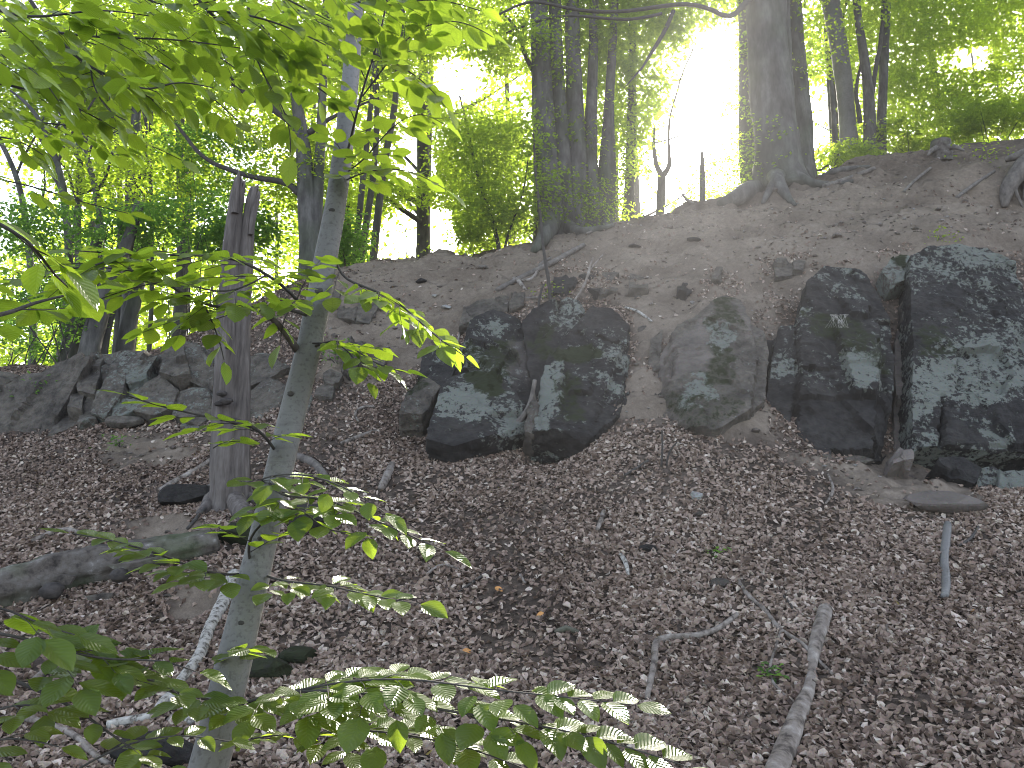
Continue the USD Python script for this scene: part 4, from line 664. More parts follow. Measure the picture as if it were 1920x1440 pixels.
tree("pale straight trunk standing alone in the left wood", [[(248, 470, 28), (247, 380, 25), (248, 320, 23), (253, 262, 19), (256, 150, 16), (258, -100, 13)]], 17.5, [((230, 200, 17.5), R_(2.4, 1.6, 1.7), 230, 30, .09, {}), ((250, 20, 17), R_(2.8, 2, 1.6), 200, 30, .09, {})], limbs=[[(252, 350, 16), (270, 320, 12), (275, 280, 8), (268, 200, 6)], [(252, 268, 9), (300, 255, 6), (345, 258, 4)]], seed=25)
LW = "dark leaning stems in the left wood"
for k, (st, Y, lb) in enumerate([([(128, 450, 14), (120, 370, 14), (108, 310, 12), (92, 265, 10), (55, 200, 7), (20, 170, 4)], 15.0, "dark stem bowing to the upper left, first of the left wood"), ([(185, 460, 11), (180, 360, 12), (165, 300, 10), (152, 240, 9), (140, 190, 7), (110, 100, 5)], 15.5, "slim dark stem leaning left beside the bowed one"),
                          ([(150, 470, 13), (146, 380, 12), (150, 300, 12), (142, 220, 9), (140, 100, 7)], 16.5, "upright dark stem between two leaning ones in the left wood"), ([(222, 470, 12), (226, 400, 11), (224, 330, 10), (215, 240, 8), (200, 120, 6)], 17.5, "thin grey stem left of the pale straight trunk"),
                          ([(283, 480, 9), (284, 400, 8), (282, 300, 8), (286, 150, 6)], 18.5, "very thin stem right of the pale straight trunk"), ([(60, 560, 14), (50, 430, 12), (30, 330, 10), (-20, 230, 8)], 16.0, "dark stem at the far left edge, leaning out of the picture"), ([(345, 300, 24), (340, 260, 20), (338, 200, 14), (320, 100, 9)], 19.0, "broken-topped grey trunk behind the dark limbs, upper left")]):
    st = [(x, y + (120 if i_ == 0 else 0), w) for i_, (x, y, w) in enumerate(st)]
    rq = np.random.RandomState(k); lm_ = [[(st[i_][0], st[i_][1], st[i_][2] * .6), (st[i_][0] + sg * rq.uniform(10, 25), st[i_][1] - 40, st[i_][2] * .45), (st[i_][0] + sg * rq.uniform(25, 70), st[i_][1] - rq.uniform(80, 120), 3)] for i_, sg in ((1, rq.choice([-1, 1])), (2, 1), (2, -1), (3, rq.choice([-1, 1])))]
    tree(lb, [st], Y, [((st[2][0] - 30, 150, Y + 1.4), R_(2.0, .9, 1.9), 130, 30, .09, {})], limbs=lm_, seed=30 + k, group=LW)
LT = "leaning trunks above the left outcrop"
for k, (st, Y, lb) in enumerate([([(168, 662, 40), (182, 600, 36), (205, 530, 30), (232, 470, 24), (262, 380, 18)], 13.6, "stout pale trunk leaning right above the left outcrop"), ([(130, 668, 38), (148, 600, 34), (168, 520, 26), (190, 420, 20)], 14.2, "shaded green trunk leaning right, left of the stout pale one"), ([(236, 640, 34), (246, 590, 28), (258, 540, 24), (280, 440, 18)], 14.4, "dark trunk stub at the crest where the light breaks through"), ([(190, 655, 24), (205, 590, 20), (222, 540, 18), (250, 430, 12)], 14.0, "slim trunk crossing behind the stout pale one")]):
    tree(lb, [st], Y, [((st[-1][0] + 30, 330, Y + 1.8), R_(1.6, 1.0, 1.0), 55, 28, .085, dict(tint=(.4, 1)))], seed=40 + k, group=LT)
# green understorey on the left, and the low bright bushes along the crest
BU = "leafy bushes under the trees"
for k, (c, r, n, lb, mt) in enumerate([((130, 430, 13.6), R_(1.8, .9, .65), 120, "fresh green bush at the left, in front of the dark stems", "shrub"), ((340, 410, 14), R_(1.5, .9, .6), 110, "fresh green bush left of the broken dead trunk", "shrub"), ((410, 300, 15.5), R_(1.3, 1.0, .9), 120, "green bush behind the top of the broken dead trunk", "shrub"), ((60, 590, 13.6), R_(1.2, .7, .9), 110, "dim green bush at the left edge above the outcrop", "shrub"), ((640, 440, 14.8), R_(.6, .5, .8), 110, "green bush hugging the sapling stem at the soil edge", "shrub"),
                           ((1730, 255, 17.4), R_(1.5, .8, .4), 170, "yellow-green bush behind the cut stump on the crest", "crown"), ((1870, 215, 16.6), R_(1.1, .6, .45), 130, "yellow-green bush at the right picture edge on the crest", "crown"), ((1600, 290, 16.6), R_(.7, .4, .3), 60, "low bright bush at the foot of the bent pale beech", "crown"), ((1350, 350, 18.5), R_(.5, .4, .35), 40, "small bright bush right of the bright gap", "crown"), ((790, 450, 16.5), R_(1.3, .8, .35), 70, "thin bright bush on the skyline right of the three thin trunks", "crown"), ((860, 455, 14.6), R_(.9, .5, .35), 80, "low bush on the soil edge under the young beech", "crown"), ((430, 440, 14.0), R_(1.1, .7, .5), 100, "dim bush either side of the broken dead trunk", "shrub")]):
    rs = np.random.RandomState(60 + k); C = at(*c); g = float(H(C[0], C[1])); t = thing("bush", lb, "bush", (C[0], C[1], g), BU)
    for q in range(5):
        e = C + rs.uniform(-1, 1, 3) * r * .8; s = np.array([C[0] + rs.normal(0, .2), C[1], g - .05])
        obj("stem", tube(np.array([s, (s + e) / 2 + rs.normal(0, .1, 3), e]), [.012, .009, .003], 5, .1), M["dark"], t, smooth=True)
    v, f, tn = crown(C, r, n, 26, .075 if mt == "crown" else .085, rs, clump=.6, size=.3, thr=.42); obj("foliage", (v, f), M[mt], t, prim={"tint": tn}, kind="stuff")
# the wood farther back
rs = np.random.RandomState(99); ROWN = {21: "nearest", 27: "second", 36: "third", 50: "farthest"}; ORD = ["leftmost", "second from left", "third from left", "fourth from left", "fifth from left", "sixth from left", "seventh from left", "eighth from left", "ninth from left", "tenth from left", "last"]; cnt = {}; WOOD = "trees of the wood behind the crest"
spots = [(x, Y) for Y, n in ((21, 8), (27, 9), (36, 10), (50, 11)) for x in (np.linspace(-.82, .86, n) * Y * .75 + rs.uniform(-.9, .9, n) * Y * .05)]
for k, (x, Y) in enumerate(spots):
    a = x / Y
    if .19 < a < .33 and Y < 60: continue       # the clearing through which the low sun comes
    g = float(H(x, Y)); h = 15 + rs.uniform(0, 6); c_ = cnt.get(Y, 0); cnt[Y] = c_ + 1; t = thing("forest_tree", f"slender backlit beech beyond the crest, {ORD[c_]} in the {ROWN[Y]} row of the wood", "tree", (x, Y, g), WOOD)
    lean = rs.normal(0, .7, 2); w = rs.uniform(.1, .22)
    obj("trunk", tube(np.array([[x, Y, g - .3], [x + lean[0] * .3, Y + lean[1] * .3, g + h * .4], [x + lean[0], Y + lean[1], g + h]]), [w * 1.2, w * .85, w * .3], 7, 1.0, .1, k), M["tree"], t, smooth=True)
    for q in range(3):
        z = g + h * rs.uniform(.25, .7); d = unit(R_(*rs.normal(0, 1, 2), rs.uniform(.4, 1))); p = R_(x + lean[0] * .4, Y + lean[1] * .4, z)
        obj("limb", tube(np.array([p, p + d * 1.5, p + d * 3.0 + R_(0, 0, .3)]), [w * .4, w * .25, .02], 5, .5), M["tree"], t, smooth=True)
        v, f, tn = crown((x, Y, g + h * .58), R_(2.6 + Y * .03, 2.4, h * .5), int(115 + Y * 1.3), 26, .12 + Y * .0035, rs, tint=(.2, 1), clump=1.8, size=.8 + Y * .008, thr=.45)
    obj("crown", (v, f), M["crown"], t, prim={"tint": tn}, kind="stuff")
#@@SMALL
# ------------------------------------------------------------------ dead wood
snag = thing("dead_tree", "broken grey dead trunk split into two splintered prongs, behind the sapling", "dead tree", hit(430, 955))
SY = float(hit(430, 955)[1]) + .1
def ptube(pts, Y, sides=12, step=.08, bump=.08, seed=1, scale=4.0, ridge=.2, **k):
    P = path(*[(q[0], q[1], Y + (q[3] if len(q) > 3 else 0)) for q in pts]); return tube(P, np.array([q[2] for q in pts]) / F * Y * .5, sides, step, bump, seed, scale=scale, ridge=ridge, ridges=2.6, **k)
def splinter_top(v, n_side, amount, seed):
    rs = np.random.RandomState(seed); m = v[0].copy(); n = (len(m) - 2) // n_side
    for r, s in ((n - 1, 1.0), (n - 2, .7), (n - 3, .4)): m[r * n_side:(r + 1) * n_side, 2] += rs.uniform(-1, .8, n_side) * amount * s
    return m, v[1]
obj("trunk", splinter_top(ptube([(424, 975, 79), (424, 930, 57), (424, 850, 52), (424, 760, 48), (426, 640, 45), (432, 520, 40), (438, 430, 34), (444, 372, 29), (450, 345, 22)], SY, 22, .06, .14, 3), 22, .1, 4), M["dead"], snag, smooth=False)
obj("prong", splinter_top(ptube([(448, 960, 52, .02), (450, 850, 36, .02), (452, 700, 34, .02), (456, 560, 31, .02), (464, 440, 24, .02), (471, 380, 19, .02), (478, 352, 14, .02)], SY, 18, .06, .16, 5), 18, .09, 6), M["dead"], snag)
obj("splinter", splinter_top(ptube([(470, 440, 10, -.05), (478, 390, 12, -.05), (486, 362, 6, -.05)], SY, 8, .06, .2, 7), 8, .04, 8), M["dead"], snag)
obj("splinter", splinter_top(ptube([(440, 400, 14, -.08), (444, 350, 10, -.08), (449, 322, 4, -.08)], SY, 8, .06, .2, 9), 8, .03, 10), M["dead"], snag)
for px, py, r in [(416, 738, .055), (424, 752, .07), (410, 757, .05), (440, 790, .06), (427, 652, .03)]: knob(px, py, SY - .19, r, "bracket_fungus", "fungus", snag, (1, .7, .55), int(px))
for pts in [[(405, 930, 40), (390, 955, 26), (372, 968, 12)], [(440, 945, 40), (470, 985, 26), (492, 1003, 12)], [(462, 930, 26), (490, 945, 16), (520, 950, 8)]]:
    P = np.array([hit(q[0], q[1], 5, 10) + R_(0, -.02, q[2] / F * 7.5 * .25) for q in pts]); obj("root", tube(P, np.array([q[2] for q in pts]) / F * 7.5 * .5, 9, .06, .2, 3), M["dead"], snag, smooth=True)

def lying(name, label, pts, mat="stick", cat="stick", seed=1, group=None, bump=.14, sides=8, lift=.6, forks=(), y0=3.2, y1=16, step=.05, wob=.0, ridge=.1):
    """wood lying on the slope; points are (direction, direction, width there)"""
    def lay(pp):
        P = []
        for q in pp: P.append(at(q[0], q[1], P[-1][1]) if len(q) > 3 and P else hit(q[0], q[1], y0, y1))
        P = np.array(P); d = np.linalg.norm(P - EYE, axis=1); R = np.array([q[2] for q in pp]) / F * d * .5
        R = R * np.where(R < .025, 1.3, 1.0); P[:, 2] += R * lift + np.where(R < .025, .014, 0); return P, R
    P, R = lay(pts); t = thing(name, label, cat, P[0], group)
    obj("stem", tube(P, R, sides, step, bump, seed, scale=9, ridge=ridge, ridges=2.2), M[mat], t, smooth=True)
    for fk in forks:
        P, R = lay(fk); obj("side_branch", tube(P, R, max(5, sides - 2), step, bump, seed + 1, scale=9), M[mat], t, smooth=True)
    return t
lg = lying("fallen_log", "decaying mossy log lying across the slope at the left edge", [(-60, 1142, 62), (20, 1128, 67), (110, 1104, 72), (200, 1086, 69), (280, 1066, 63), (345, 1050, 56), (405, 1034, 47)], "log", "log", 3, None, .16, 40, .55, step=.03, ridge=.34)
for k, pts in enumerate([[(60, 1085), (105, 1076), (140, 1080), (130, 1096), (80, 1100)], [(200, 1060), (260, 1050), (310, 1040), (300, 1052), (220, 1072)], [(160, 1118), (190, 1112), (212, 1112), (208, 1130), (172, 1132)], [(300, 1072), (340, 1062), (342, 1076), (308, 1086)]]):
    q = np.array(pts, float); Yl = float(hit(q[:, 0].mean(), 1110)[1]) - .19; P = at(q[:, 0], q[:, 1], Yl) + R_(0, 0, 0); m = len(P); P2 = P + R_(0, .03, .0); c = P.mean(0) - R_(0, .012, 0)
    v = np.vstack([P, P2, [c]]); f = [[i_, (i_ + 1) % m, 2 * m] for i_ in range(m)] + [[i_, m + i_, (i_ + 1) % m] for i_ in range(m)] + [[(i_ + 1) % m, m + i_, m + (i_ + 1) % m] for i_ in range(m)]
    obj("bark_flake", (v, np.array(f)), M["log"], lg)
for px, py, r in [(225, 1078, .075), (98, 1108, .09)]: knob(px, py, float(hit(px, 1120)[1]) - .16, r, "branch_knot", "fungus", lg, (1, .8, .7), px)
lying("fallen_branch", "pale peeling forked branch behind the lower sapling stem", [(438, 1090, 22), (415, 1145, 22), (390, 1195, 20), (370, 1245, 19), (335, 1290, 17), (318, 1318, 18)], "palestick", "fallen branch", 4, None, .16, 10, .8,
      forks=[[(318, 1318, 17), (340, 1340, 16), (358, 1365, 13)], [(318, 1318, 14), (300, 1335, 12), (285, 1355, 10), (240, 1362, 12), (200, 1372, 10)]])
lying("fallen_log", "smooth long log lying down the slope at the lower right", [(1548, 1150, 24), (1538, 1190, 25), (1528, 1225, 22), (1522, 1265, 15), (1516, 1305, 20), (1500, 1345, 28), (1485, 1385, 32), (1470, 1425, 36), (1450, 1480, 38)], "stick", "log", 5, None, .12, 14, .5)
lying("fallen_branch", "short straight grey-green stick upright on the slope at the right", [(1777, 988, 12), (1773, 1030, 14), (1772, 1070, 13), (1775, 1100, 14), (1772, 1127, 12)], "beech", "stick", 6, None, .08, 10, .6)
ST = "sticks on the leaf litter"
for k, (nm, lb, pts, mt, fk) in enumerate([
    ("stick", "thin reddish forked twig crossing the long log at the lower right", [(1384, 1094, 5), (1405, 1125, 6), (1440, 1160, 6), (1465, 1190, 6), (1505, 1215, 6), (1530, 1240, 5), (1562, 1275, 4)], "stick", [[(1465, 1190, 5), (1452, 1230, 4), (1450, 1290, 4), (1480, 1320, 3)]]),
    ("stick", "bent grey stick hooked downhill, right of the lowest sapling spray", [(1382, 1160, 7), (1345, 1190, 8), (1290, 1205, 9), (1245, 1208, 10), (1228, 1240, 10), (1222, 1280, 9), (1214, 1322, 8)], "stick", []),
    ("stick", "pair of thin poles leaning on the overhanging block", [(922, 834, 7), (948, 812, 8, 1), (985, 775, 8, 1), (1003, 715, 6, 1)], "root", [[(950, 838, 6), (966, 808, 7, 1), (992, 768, 6, 1)]]),
    ("stick", "thick short stick below the squat lichen block", [(715, 920, 14), (728, 895, 16), (735, 875, 12)], "stick", []), ("stick", "curved twig on the litter left of the squat block", [(672, 795, 4), (668, 775, 4), (680, 768, 4), (702, 768, 3)], "stick", []),
    ("stick", "dark bowed branch sloping from behind the sapling foot", [(640, 835, 8), (670, 825, 9), (705, 812, 8)], "stick", []), ("stick", "bent root-like branch right of the dead trunk", [(552, 862, 15), (580, 872, 16), (605, 892, 14), (628, 918, 9)], "root", []),
    ("stick", "long pale branch on the litter left of the dead trunk", [(395, 868, 10), (360, 890, 9), (330, 905, 7), (300, 925, 5)], "stick", []), ("stick", "thin twig curving below the cracked slab", [(1548, 950, 3), (1562, 920, 4), (1552, 895, 3)], "stick", []),
    ("stick", "forked grey twig pointing at the reader below the soil cone", [(1120, 1000, 6), (1126, 985, 7), (1132, 966, 6)], "stick", []), ("stick", "pale twig leaning in the litter below the soil cone", [(1164, 1048, 6), (1172, 1062, 7), (1178, 1085, 5)], "palestick", []),
    ("stick", "scrap of rotten wood in a dark hollow of the litter", [(1040, 1192, 6), (1060, 1188, 9), (1085, 1194, 5)], "log", []), ("stick", "upright dead twigs in front of the soil cone", [(1240, 880, 3), (1242, 845, 3, .1), (1241, 810, 2, .2)], "dark", [[(1250, 880, 3), (1256, 850, 3, .1), (1270, 832, 2, .15)], [(1215, 870, 4), (1190, 885, 4), (1172, 898, 3)]]),
    ("stick", "thin dark twig on the slope under the big block, right side", [(1835, 992, 3), (1825, 1010, 4), (1800, 1028, 3)], "dark", []), ("stick", "grey twig left of the mossy log", [(60, 1020, 5), (100, 1005, 6), (160, 1012, 5)], "stick", []),
    ("stick", "slanting twig on bare soil by the mossy log", [(350, 1000, 4), (370, 975, 5), (385, 960, 4)], "dark", []), ("stick", "thin stick sloping to the lower right in the far lower left", [(40, 1352, 8), (90, 1372, 9), (140, 1395, 8), (175, 1425, 8), (205, 1450, 7)], "stick", []),
    ("stick", "brown stick behind the low shoots, lower left", [(60, 1290, 9), (85, 1270, 9), (110, 1255, 8)], "stick", []), ("stick", "pale twig on the litter beneath the middle sapling spray", [(655, 1150, 5), (662, 1130, 6), (672, 1112, 5)], "stick", []),
    ("stick", "small twig standing in litter right of the long log", [(1660, 1170, 3), (1664, 1185, 3), (1670, 1200, 3)], "stick", []), ("stick", "wiry twig in litter left of the bent grey stick", [(1470, 1125, 3), (1485, 1145, 4), (1495, 1165, 3)], "dark", []),
    ("stick", "fine twig above the lowest sapling spray", [(800, 1085, 4), (830, 1065, 4), (860, 1075, 3)], "stick", []), ("stick", "long thin twig lying along the slope in the middle litter", [(860, 1115, 3), (900, 1090, 4), (925, 1070, 3)], "dark", []), ("stick", "short twig near the orange leaf", [(975, 1085, 4), (985, 1100, 4)], "stick", [])]):
    lying(nm, lb, pts, mt, "stick", 10 + k, ST if nm == "stick" else None, .12, 7, .7, fk, step=.06)
DR = "dead twigs and roots on the upper soil"
for k, (lb, pts, mt, fk) in enumerate([
    ("dark fallen limb slanting up to the beech clump", [(932, 548, 9), (965, 530, 11), (1010, 508, 11), (1060, 484, 10), (1095, 462, 8)], "root", [[(1010, 508, 7), (1025, 490, 6), (1062, 478, 4)]]), ("curved living root running down below the young beech", [(938, 470, 7, .05), (948, 505, 8, .05), (970, 530, 8), (985, 545, 6)], "stick", [[(970, 530, 6), (990, 528, 5), (1010, 505, 4)]]),
    ("upright dead sapling stem in front of the shadowed slab", [(1032, 580, 5), (1030, 540, 5, .25), (1024, 500, 5, .5), (1018, 460, 4, .8), (1014, 420, 3, 1.1)], "dark", [[(1030, 545, 3, .2), (1062, 575, 3), (1075, 600, 2)]]), ("second dead sapling stem leaning left of the first", [(1010, 592, 4), (1012, 560, 4, .15), (1020, 535, 3, .3)], "dark", []),
    ("leaning dead twig beside the dark upright slab", [(1065, 582, 3), (1090, 548, 4, .1), (1105, 510, 4, .2), (1112, 485, 3, .35)], "stick", [[(1105, 510, 3, .2), (1130, 480, 2, .35)]]), ("long thin stick right of the overhanging block's top", [(1172, 580, 3), (1195, 592, 4), (1222, 608, 3)], "palestick", []),
    ("arching rootlet over the mossy rounded block", [(895, 590, 3), (925, 584, 3, .05), (950, 600, 3, .05), (953, 640, 3), (944, 662, 2)], "stick", []), ("horizontal root at the top of the mossy block", [(940, 580, 5), (970, 564, 6), (1005, 562, 5), (1025, 562, 4)], "root", []),
    ("grey root dangling between the two middle blocks", [(1048, 600, 4), (1035, 620, 5), (1030, 645, 4), (1025, 665, 3)], "stick", []), ("thin rootlet beside the mossy rounded block", [(858, 650, 3), (866, 625, 3), (880, 640, 3)], "stick", []),
    ("gnarled root on the soil below the crest trunks", [(1545, 352, 8), (1590, 340, 9), (1640, 318, 7)], "root", []), ("root crossing the soil toward the uprooted trunk", [(1795, 375, 6), (1830, 350, 6), (1865, 325, 5)], "root", []), ("twiggy root on the bare soil in the middle of the upper slope", [(1695, 362, 4), (1712, 345, 5), (1745, 322, 4)], "root", []), ("stub of dead branch poking from the crest by the gap", [(1300, 384, 4), (1288, 376, 4, .05), (1280, 366, 3, .1)], "root", []),
    ("fine root below the crest at the left of the bright gap", [(1100, 440, 5), (1140, 425, 6), (1175, 418, 4)], "root", [])]):
    lying("root" if "root" in lb else "dead_twig", lb, pts, mt, "root" if "root" in lb else "twig", 40 + k, DR, .15, 7, .5, fk, step=.05)
# the leaning tree at the right edge whose roots hang free
tr = thing("beech_tree", "leaning tree at the right edge with bared grey roots over a dark hollow", "tree", at(1990, 280, 13.2), None)
YR = float(hit(1885, 345)[1]) - .25
obj("trunk", tube(path((1990, 300, YR + .2), (2010, 180, YR + .3), (2040, 20, YR + .4), (2060, -300, YR + .5)), [.34, .26, .24, .2], 14, .15, .12, 4), M["tree"], tr, smooth=True)
for pts in [[(1975, 285, 60, .1), (1930, 305, 40), (1905, 330, 34), (1888, 362, 26), (1884, 388, 12)], [(1960, 300, 40, .1), (1935, 340, 26), (1925, 385, 14), (1930, 420, 8)], [(1900, 345, 8, -.05), (1910, 372, 6, -.06), (1920, 392, 4, -.05)], [(1945, 285, 30, .1), (1915, 290, 20, .1), (1885, 300, 10, .25)]]:
    obj("root", ptube(pts, YR, 10, .06, .12, 6), M["root"], tr, smooth=True)
vcr = crown(at(2050, -80, 13.5), R_(2.2, 2, 1.6), 200, 30, .085, np.random.RandomState(5)); obj("crown", vcr[:2], M["crown"], tr, prim={"tint": vcr[2]}, kind="stuff")
sp = hit(1765, 290, 10, 18); stp = thing("tree_stump", "low sawn tree stump standing dark on the right skyline", "stump", sp)
obj("stump", tube(np.array([sp - R_(0, 0, .25), sp + R_(0, 0, .02), sp + R_(.01, 0, .24)]), [.24, .2, .185], 16, .05, .12, 3), M["log"], stp, smooth=40)
for a in (-2.6, -1.2, .3): obj("root", tube(np.array([sp + R_(.14 * math.cos(a), .14 * math.sin(a), .05), sp + R_(.32 * math.cos(a), .32 * math.sin(a), -.04), sp + R_(.5 * math.cos(a), .5 * math.sin(a), -.2)]), [.07, .05, .02], 7, .05, .15, 5), M["root"], stp, smooth=True)

# ------------------------------------------------------------------ loose stones
def stone(name, label, px, py, size, mat="slab", seed=1, squash=(1, .8, .6), group=None, cat="stone", lich=-.1, moss=-.1, dust=-.1, sink=.25, cuts=7, yaw=0.):
    rs = np.random.RandomState(seed); m = mf.Manifold.sphere(1.0, 24)
    for k in range(cuts):
        d = unit(rs.normal(0, 1, 3)); m = m.trim_by_plane((-d).tolist(), -rs.uniform(.55, .85))
    m = m.refine_to_length(.22).to_mesh(); v, f = np.array(m.vert_properties[:, :3], float), np.array(m.tri_verts)
    p = hit(px, py); s = size / F * np.linalg.norm(p - EYE) * .5; v = v * np.array(squash); c, q = math.cos(yaw), math.sin(yaw); v = np.stack([v[:, 0] * c - v[:, 2] * q, v[:, 1], v[:, 0] * q + v[:, 2] * c], 1)
    v = v * (1 + (fbm(v * 2.5 + seed, 3, seed)[:, None] - .5) * .25) * s + p + R_(0, 0, s * squash[2] * (1 - 2 * sink)); k = np.ones(len(v))
    return tag(obj(name, (v, f), M[mat], None, prim={"lichen": k * lich, "moss": k * moss, "dust": k * dust}), label, cat, group)
for a in [("loose_stone", "white squarish stone on the litter below the soil cone", 1308, 938, 26, "pale", 1, (1, .8, .8)), ("loose_stone", "flat pale stone slab in the litter, left of the reddish twig", 1350, 1100, 36, "slab", 2, (1, .8, .5)), ("loose_stone", "small grey stone just under the white squarish stone", 1311, 968, 20, "slab", 3, (1, .8, .6)),
          ("loose_stone", "long half-buried dirt-covered stone below the right soil cone", 1775, 945, 140, "slab", 4, (1, .5, .3)), ("loose_stone", "dark stone slab leaning at the foot of the dead trunk", 355, 945, 110, "rock", 5, (1, .6, .45)), ("loose_stone", "mossy boulder under the fallen log's upper end", 455, 1015, 110, "rock", 6, (1, .6, .4)),
          ("loose_stone", "dark rock in shadow right of the sapling stem", 585, 990, 110, "rock", 7, (1, .6, .5)), ("loose_stone", "moss-covered stone behind the sapling foot", 560, 1245, 70, "rock", 8, (1, .7, .5)), ("loose_stone", "second mossy stone beside the sapling foot, lower", 500, 1270, 90, "rock", 9, (1, .7, .5)),
          ("loose_stone", "greenish flat rock showing through litter at the left", 235, 800, 70, "slab", 10, (1, .6, .4)), ("loose_stone", "white chip of stone on the soil left of the middle blocks", 815, 560, 14, "pale", 11, (1, .7, .5)), ("loose_stone", "larger white chip just below the other white chip", 838, 582, 24, "pale", 12, (1, .7, .4)),
          ("loose_stone", "pale angular stone on top of the overhanging block", 1088, 622, 22, "pale", 13, (1, .7, .8)), ("loose_stone", "flat stone on the bare patch by the log", 318, 1120, 22, "slab", 14, (1, .8, .3)), ("loose_stone", "flat stone at the foot of the low sapling shoots", 300, 1430, 150, "rock", 15, (1, .7, .4)), ("loose_stone", "grey stone in the litter right of the middle", 1215, 1035, 34, "rock", 16, (1, .7, .5)),
          ("loose_stone", "brown clod of earth on the upper left soil", 905, 505, 22, "slab", 17, (1, .7, .5)), ("loose_stone", "dark stone in the soil below the crest, left of centre", 790, 533, 22, "rock", 18, (1, .7, .5)), ("loose_stone", "dark hole-like stone on the upper slope under the clump", 1190, 465, 24, "rock", 19, (1, .6, .35)), ("loose_stone", "dark flat stone on the upper slope, right of the other", 1300, 452, 30, "rock", 20, (1, .6, .3))]:
    stone(*a[:6], seed=a[6], squash=a[7], moss=.3 if "moss" in a[1] else -.1, dust=.5 if "dirt" in a[1] or "clod" in a[1] else -.1, sink=.48 if "half-buried" in a[1] else .25)
# crumbs of soil, gravel and rootlets on the bare bank: nobody could count them
rs = np.random.RandomState(7); ico = trimesh.creation.icosphere(0, 1.0); iv, if_ = np.array(ico.vertices), np.array(ico.faces)
n = 9000; X, Yy = rs.uniform(-5.5, 9.5, n), rs.uniform(7, 15.3, n); hz = H(X, Yy); px, py = seen(np.stack([X, Yy, hz], 1)); ok = (soil_mask(px, py, np.zeros(n)) > .5) & (rs.rand(n) < .25 + 1.3 * np.clip(fbm(np.stack([X, Yy, X * 0], 1) * .9, 3, 3) - .42, 0, 1) * 4)
X, Yy, hz = X[ok], Yy[ok], hz[ok]; n = len(X); s = rs.lognormal(-4.3, .55, n)
v = (iv[None] * rs.uniform(.55, 1.3, (n, 12, 3)) * s[:, None, None] * np.array([1.2, 1, .7]) + np.stack([X, Yy, hz + s * .2], 1)[:, None]).reshape(-1, 3); f = (if_[None] + 12 * np.arange(n)[:, None, None]).reshape(-1, 3)
M["clod"] = mat_rock("soil_crumb", (.16, .13, .105), (.3, .27, .24), .8)
so = obj("soil_crumbs", (v, f), M["clod"], prim={"lichen": np.repeat(rs.uniform(-.4, .2, n), 12), "moss": np.full(n * 12, -.5), "dust": np.repeat(rs.uniform(-.3, .5, n), 12)})
tag(so, "crumbs of soil and gravel scattered over the bare upper bank", "gravel", None, "stuff")

# ------------------------------------------------------------------ leaf litter
rs = np.random.RandomState(17)
def litter(n, xr, yr, dens):
    Y_ = yr[0] + (yr[1] - yr[0]) * rs.rand(n) ** .9; X_ = rs.uniform(-1, 1, n) * (Y_ * .70 + .5); z = H(X_, Y_); P = np.stack([X_, Y_, z], 1); px, py = seen(P)
    ok = (px > -90) & (px < 2010) & (py < 1560) & (rs.rand(n) < dens(px, py, P)); return P[ok]
POCKET = [[(1285, 560), (1330, 505), (1400, 520), (1380, 560)], [(1400, 620), (1440, 530), (1500, 540), (1500, 600), (1450, 660)], [(860, 620), (930, 570), (1030, 560), (1100, 600), (1010, 640), (900, 600)], [(990, 560), (1060, 480), (1180, 520), (1080, 600)], [(1480, 520), (1700, 455), (1720, 470), (1560, 500)], [(230, 660), (340, 600), (420, 640), (330, 680), (240, 690)], [(1420, 480), (1520, 470), (1530, 500), (1430, 520)]]
def dens(px, py, P):
    sm = soil_mask(px, py, (fbm(P * 1.4, 3, 5) - .5) * 90); k = np.clip(.2 + 2.6 * (fbm(P * 1.3, 3, 41) - .28), .2, 1.0); d = (1 - sm) * k + .035 * sm * np.clip(fbm(P * .8, 2, 8) * 3 - .8, 0, 2.5)
    for g in POCKET: d = np.where(shapely.contains(Polygon(g), shapely.points(px, py)), .45, d)
    return np.clip(d, 0, 1)
P = litter(250000, None, (3.2, 13.8), dens); n = len(P); e = .05
gxn = (H(P[:, 0] + e, P[:, 1]) - H(P[:, 0] - e, P[:, 1])) / (2 * e); gyn = (H(P[:, 0], P[:, 1] + e) - H(P[:, 0], P[:, 1] - e)) / (2 * e)
Nn = unit(unit(np.stack([-gxn, -gyn, np.ones(n)], 1)) + rs.normal(0, .47, (n, 3))); a = unit(np.cross(Nn, rs.normal(0, 1, (n, 3)))); b = np.cross(Nn, a)
ln = (.034 + .048 * rs.beta(2, 2.2, n))[:, None, None]; wd = ln * rs.uniform(.5, .72, n)[:, None, None] * .5; cu = rs.normal(.0, .5, n)[:, None, None]; bend = rs.normal(0, .3, n)[:, None, None]; tw = rs.normal(0, .25, n)[:, None, None]
tpl = np.array([(-.5, 0), (-.2, -.92), (-.22, 0), (-.2, .92), (.18, -.86), (.16, 0), (.18, .86), (.5, 0)]); U, V = tpl[None, :, 0:1], tpl[None, :, 1:2]
hgt = cu * np.abs(V) * wd + bend * (U * 2) ** 2 * ln * .35 + tw * U * V * wd * 2 + rs.normal(0, .07, (n, 8, 1)) * ln
lift = (rs.rand(n) ** 2 * .022 + .006)[:, None, None]
vv = P[:, None] + np.array([0, 0, 1.0]) * lift + a[:, None] * U * ln + b[:, None] * V * wd * rs.uniform(.8, 1.1, (n, 8, 1)) + Nn[:, None] * hgt
tf = np.array([[0, 1, 2], [0, 2, 3], [1, 4, 5], [1, 5, 2], [2, 5, 6], [2, 6, 3], [4, 7, 5], [5, 7, 6]])
tone = np.clip(rs.normal(.42, .2, n) + (fbm(P * .7, 2, 77) - .5) * .5, 0, 1); tone = np.where(rs.rand(n) < .05, rs.uniform(.85, 1, n), tone)
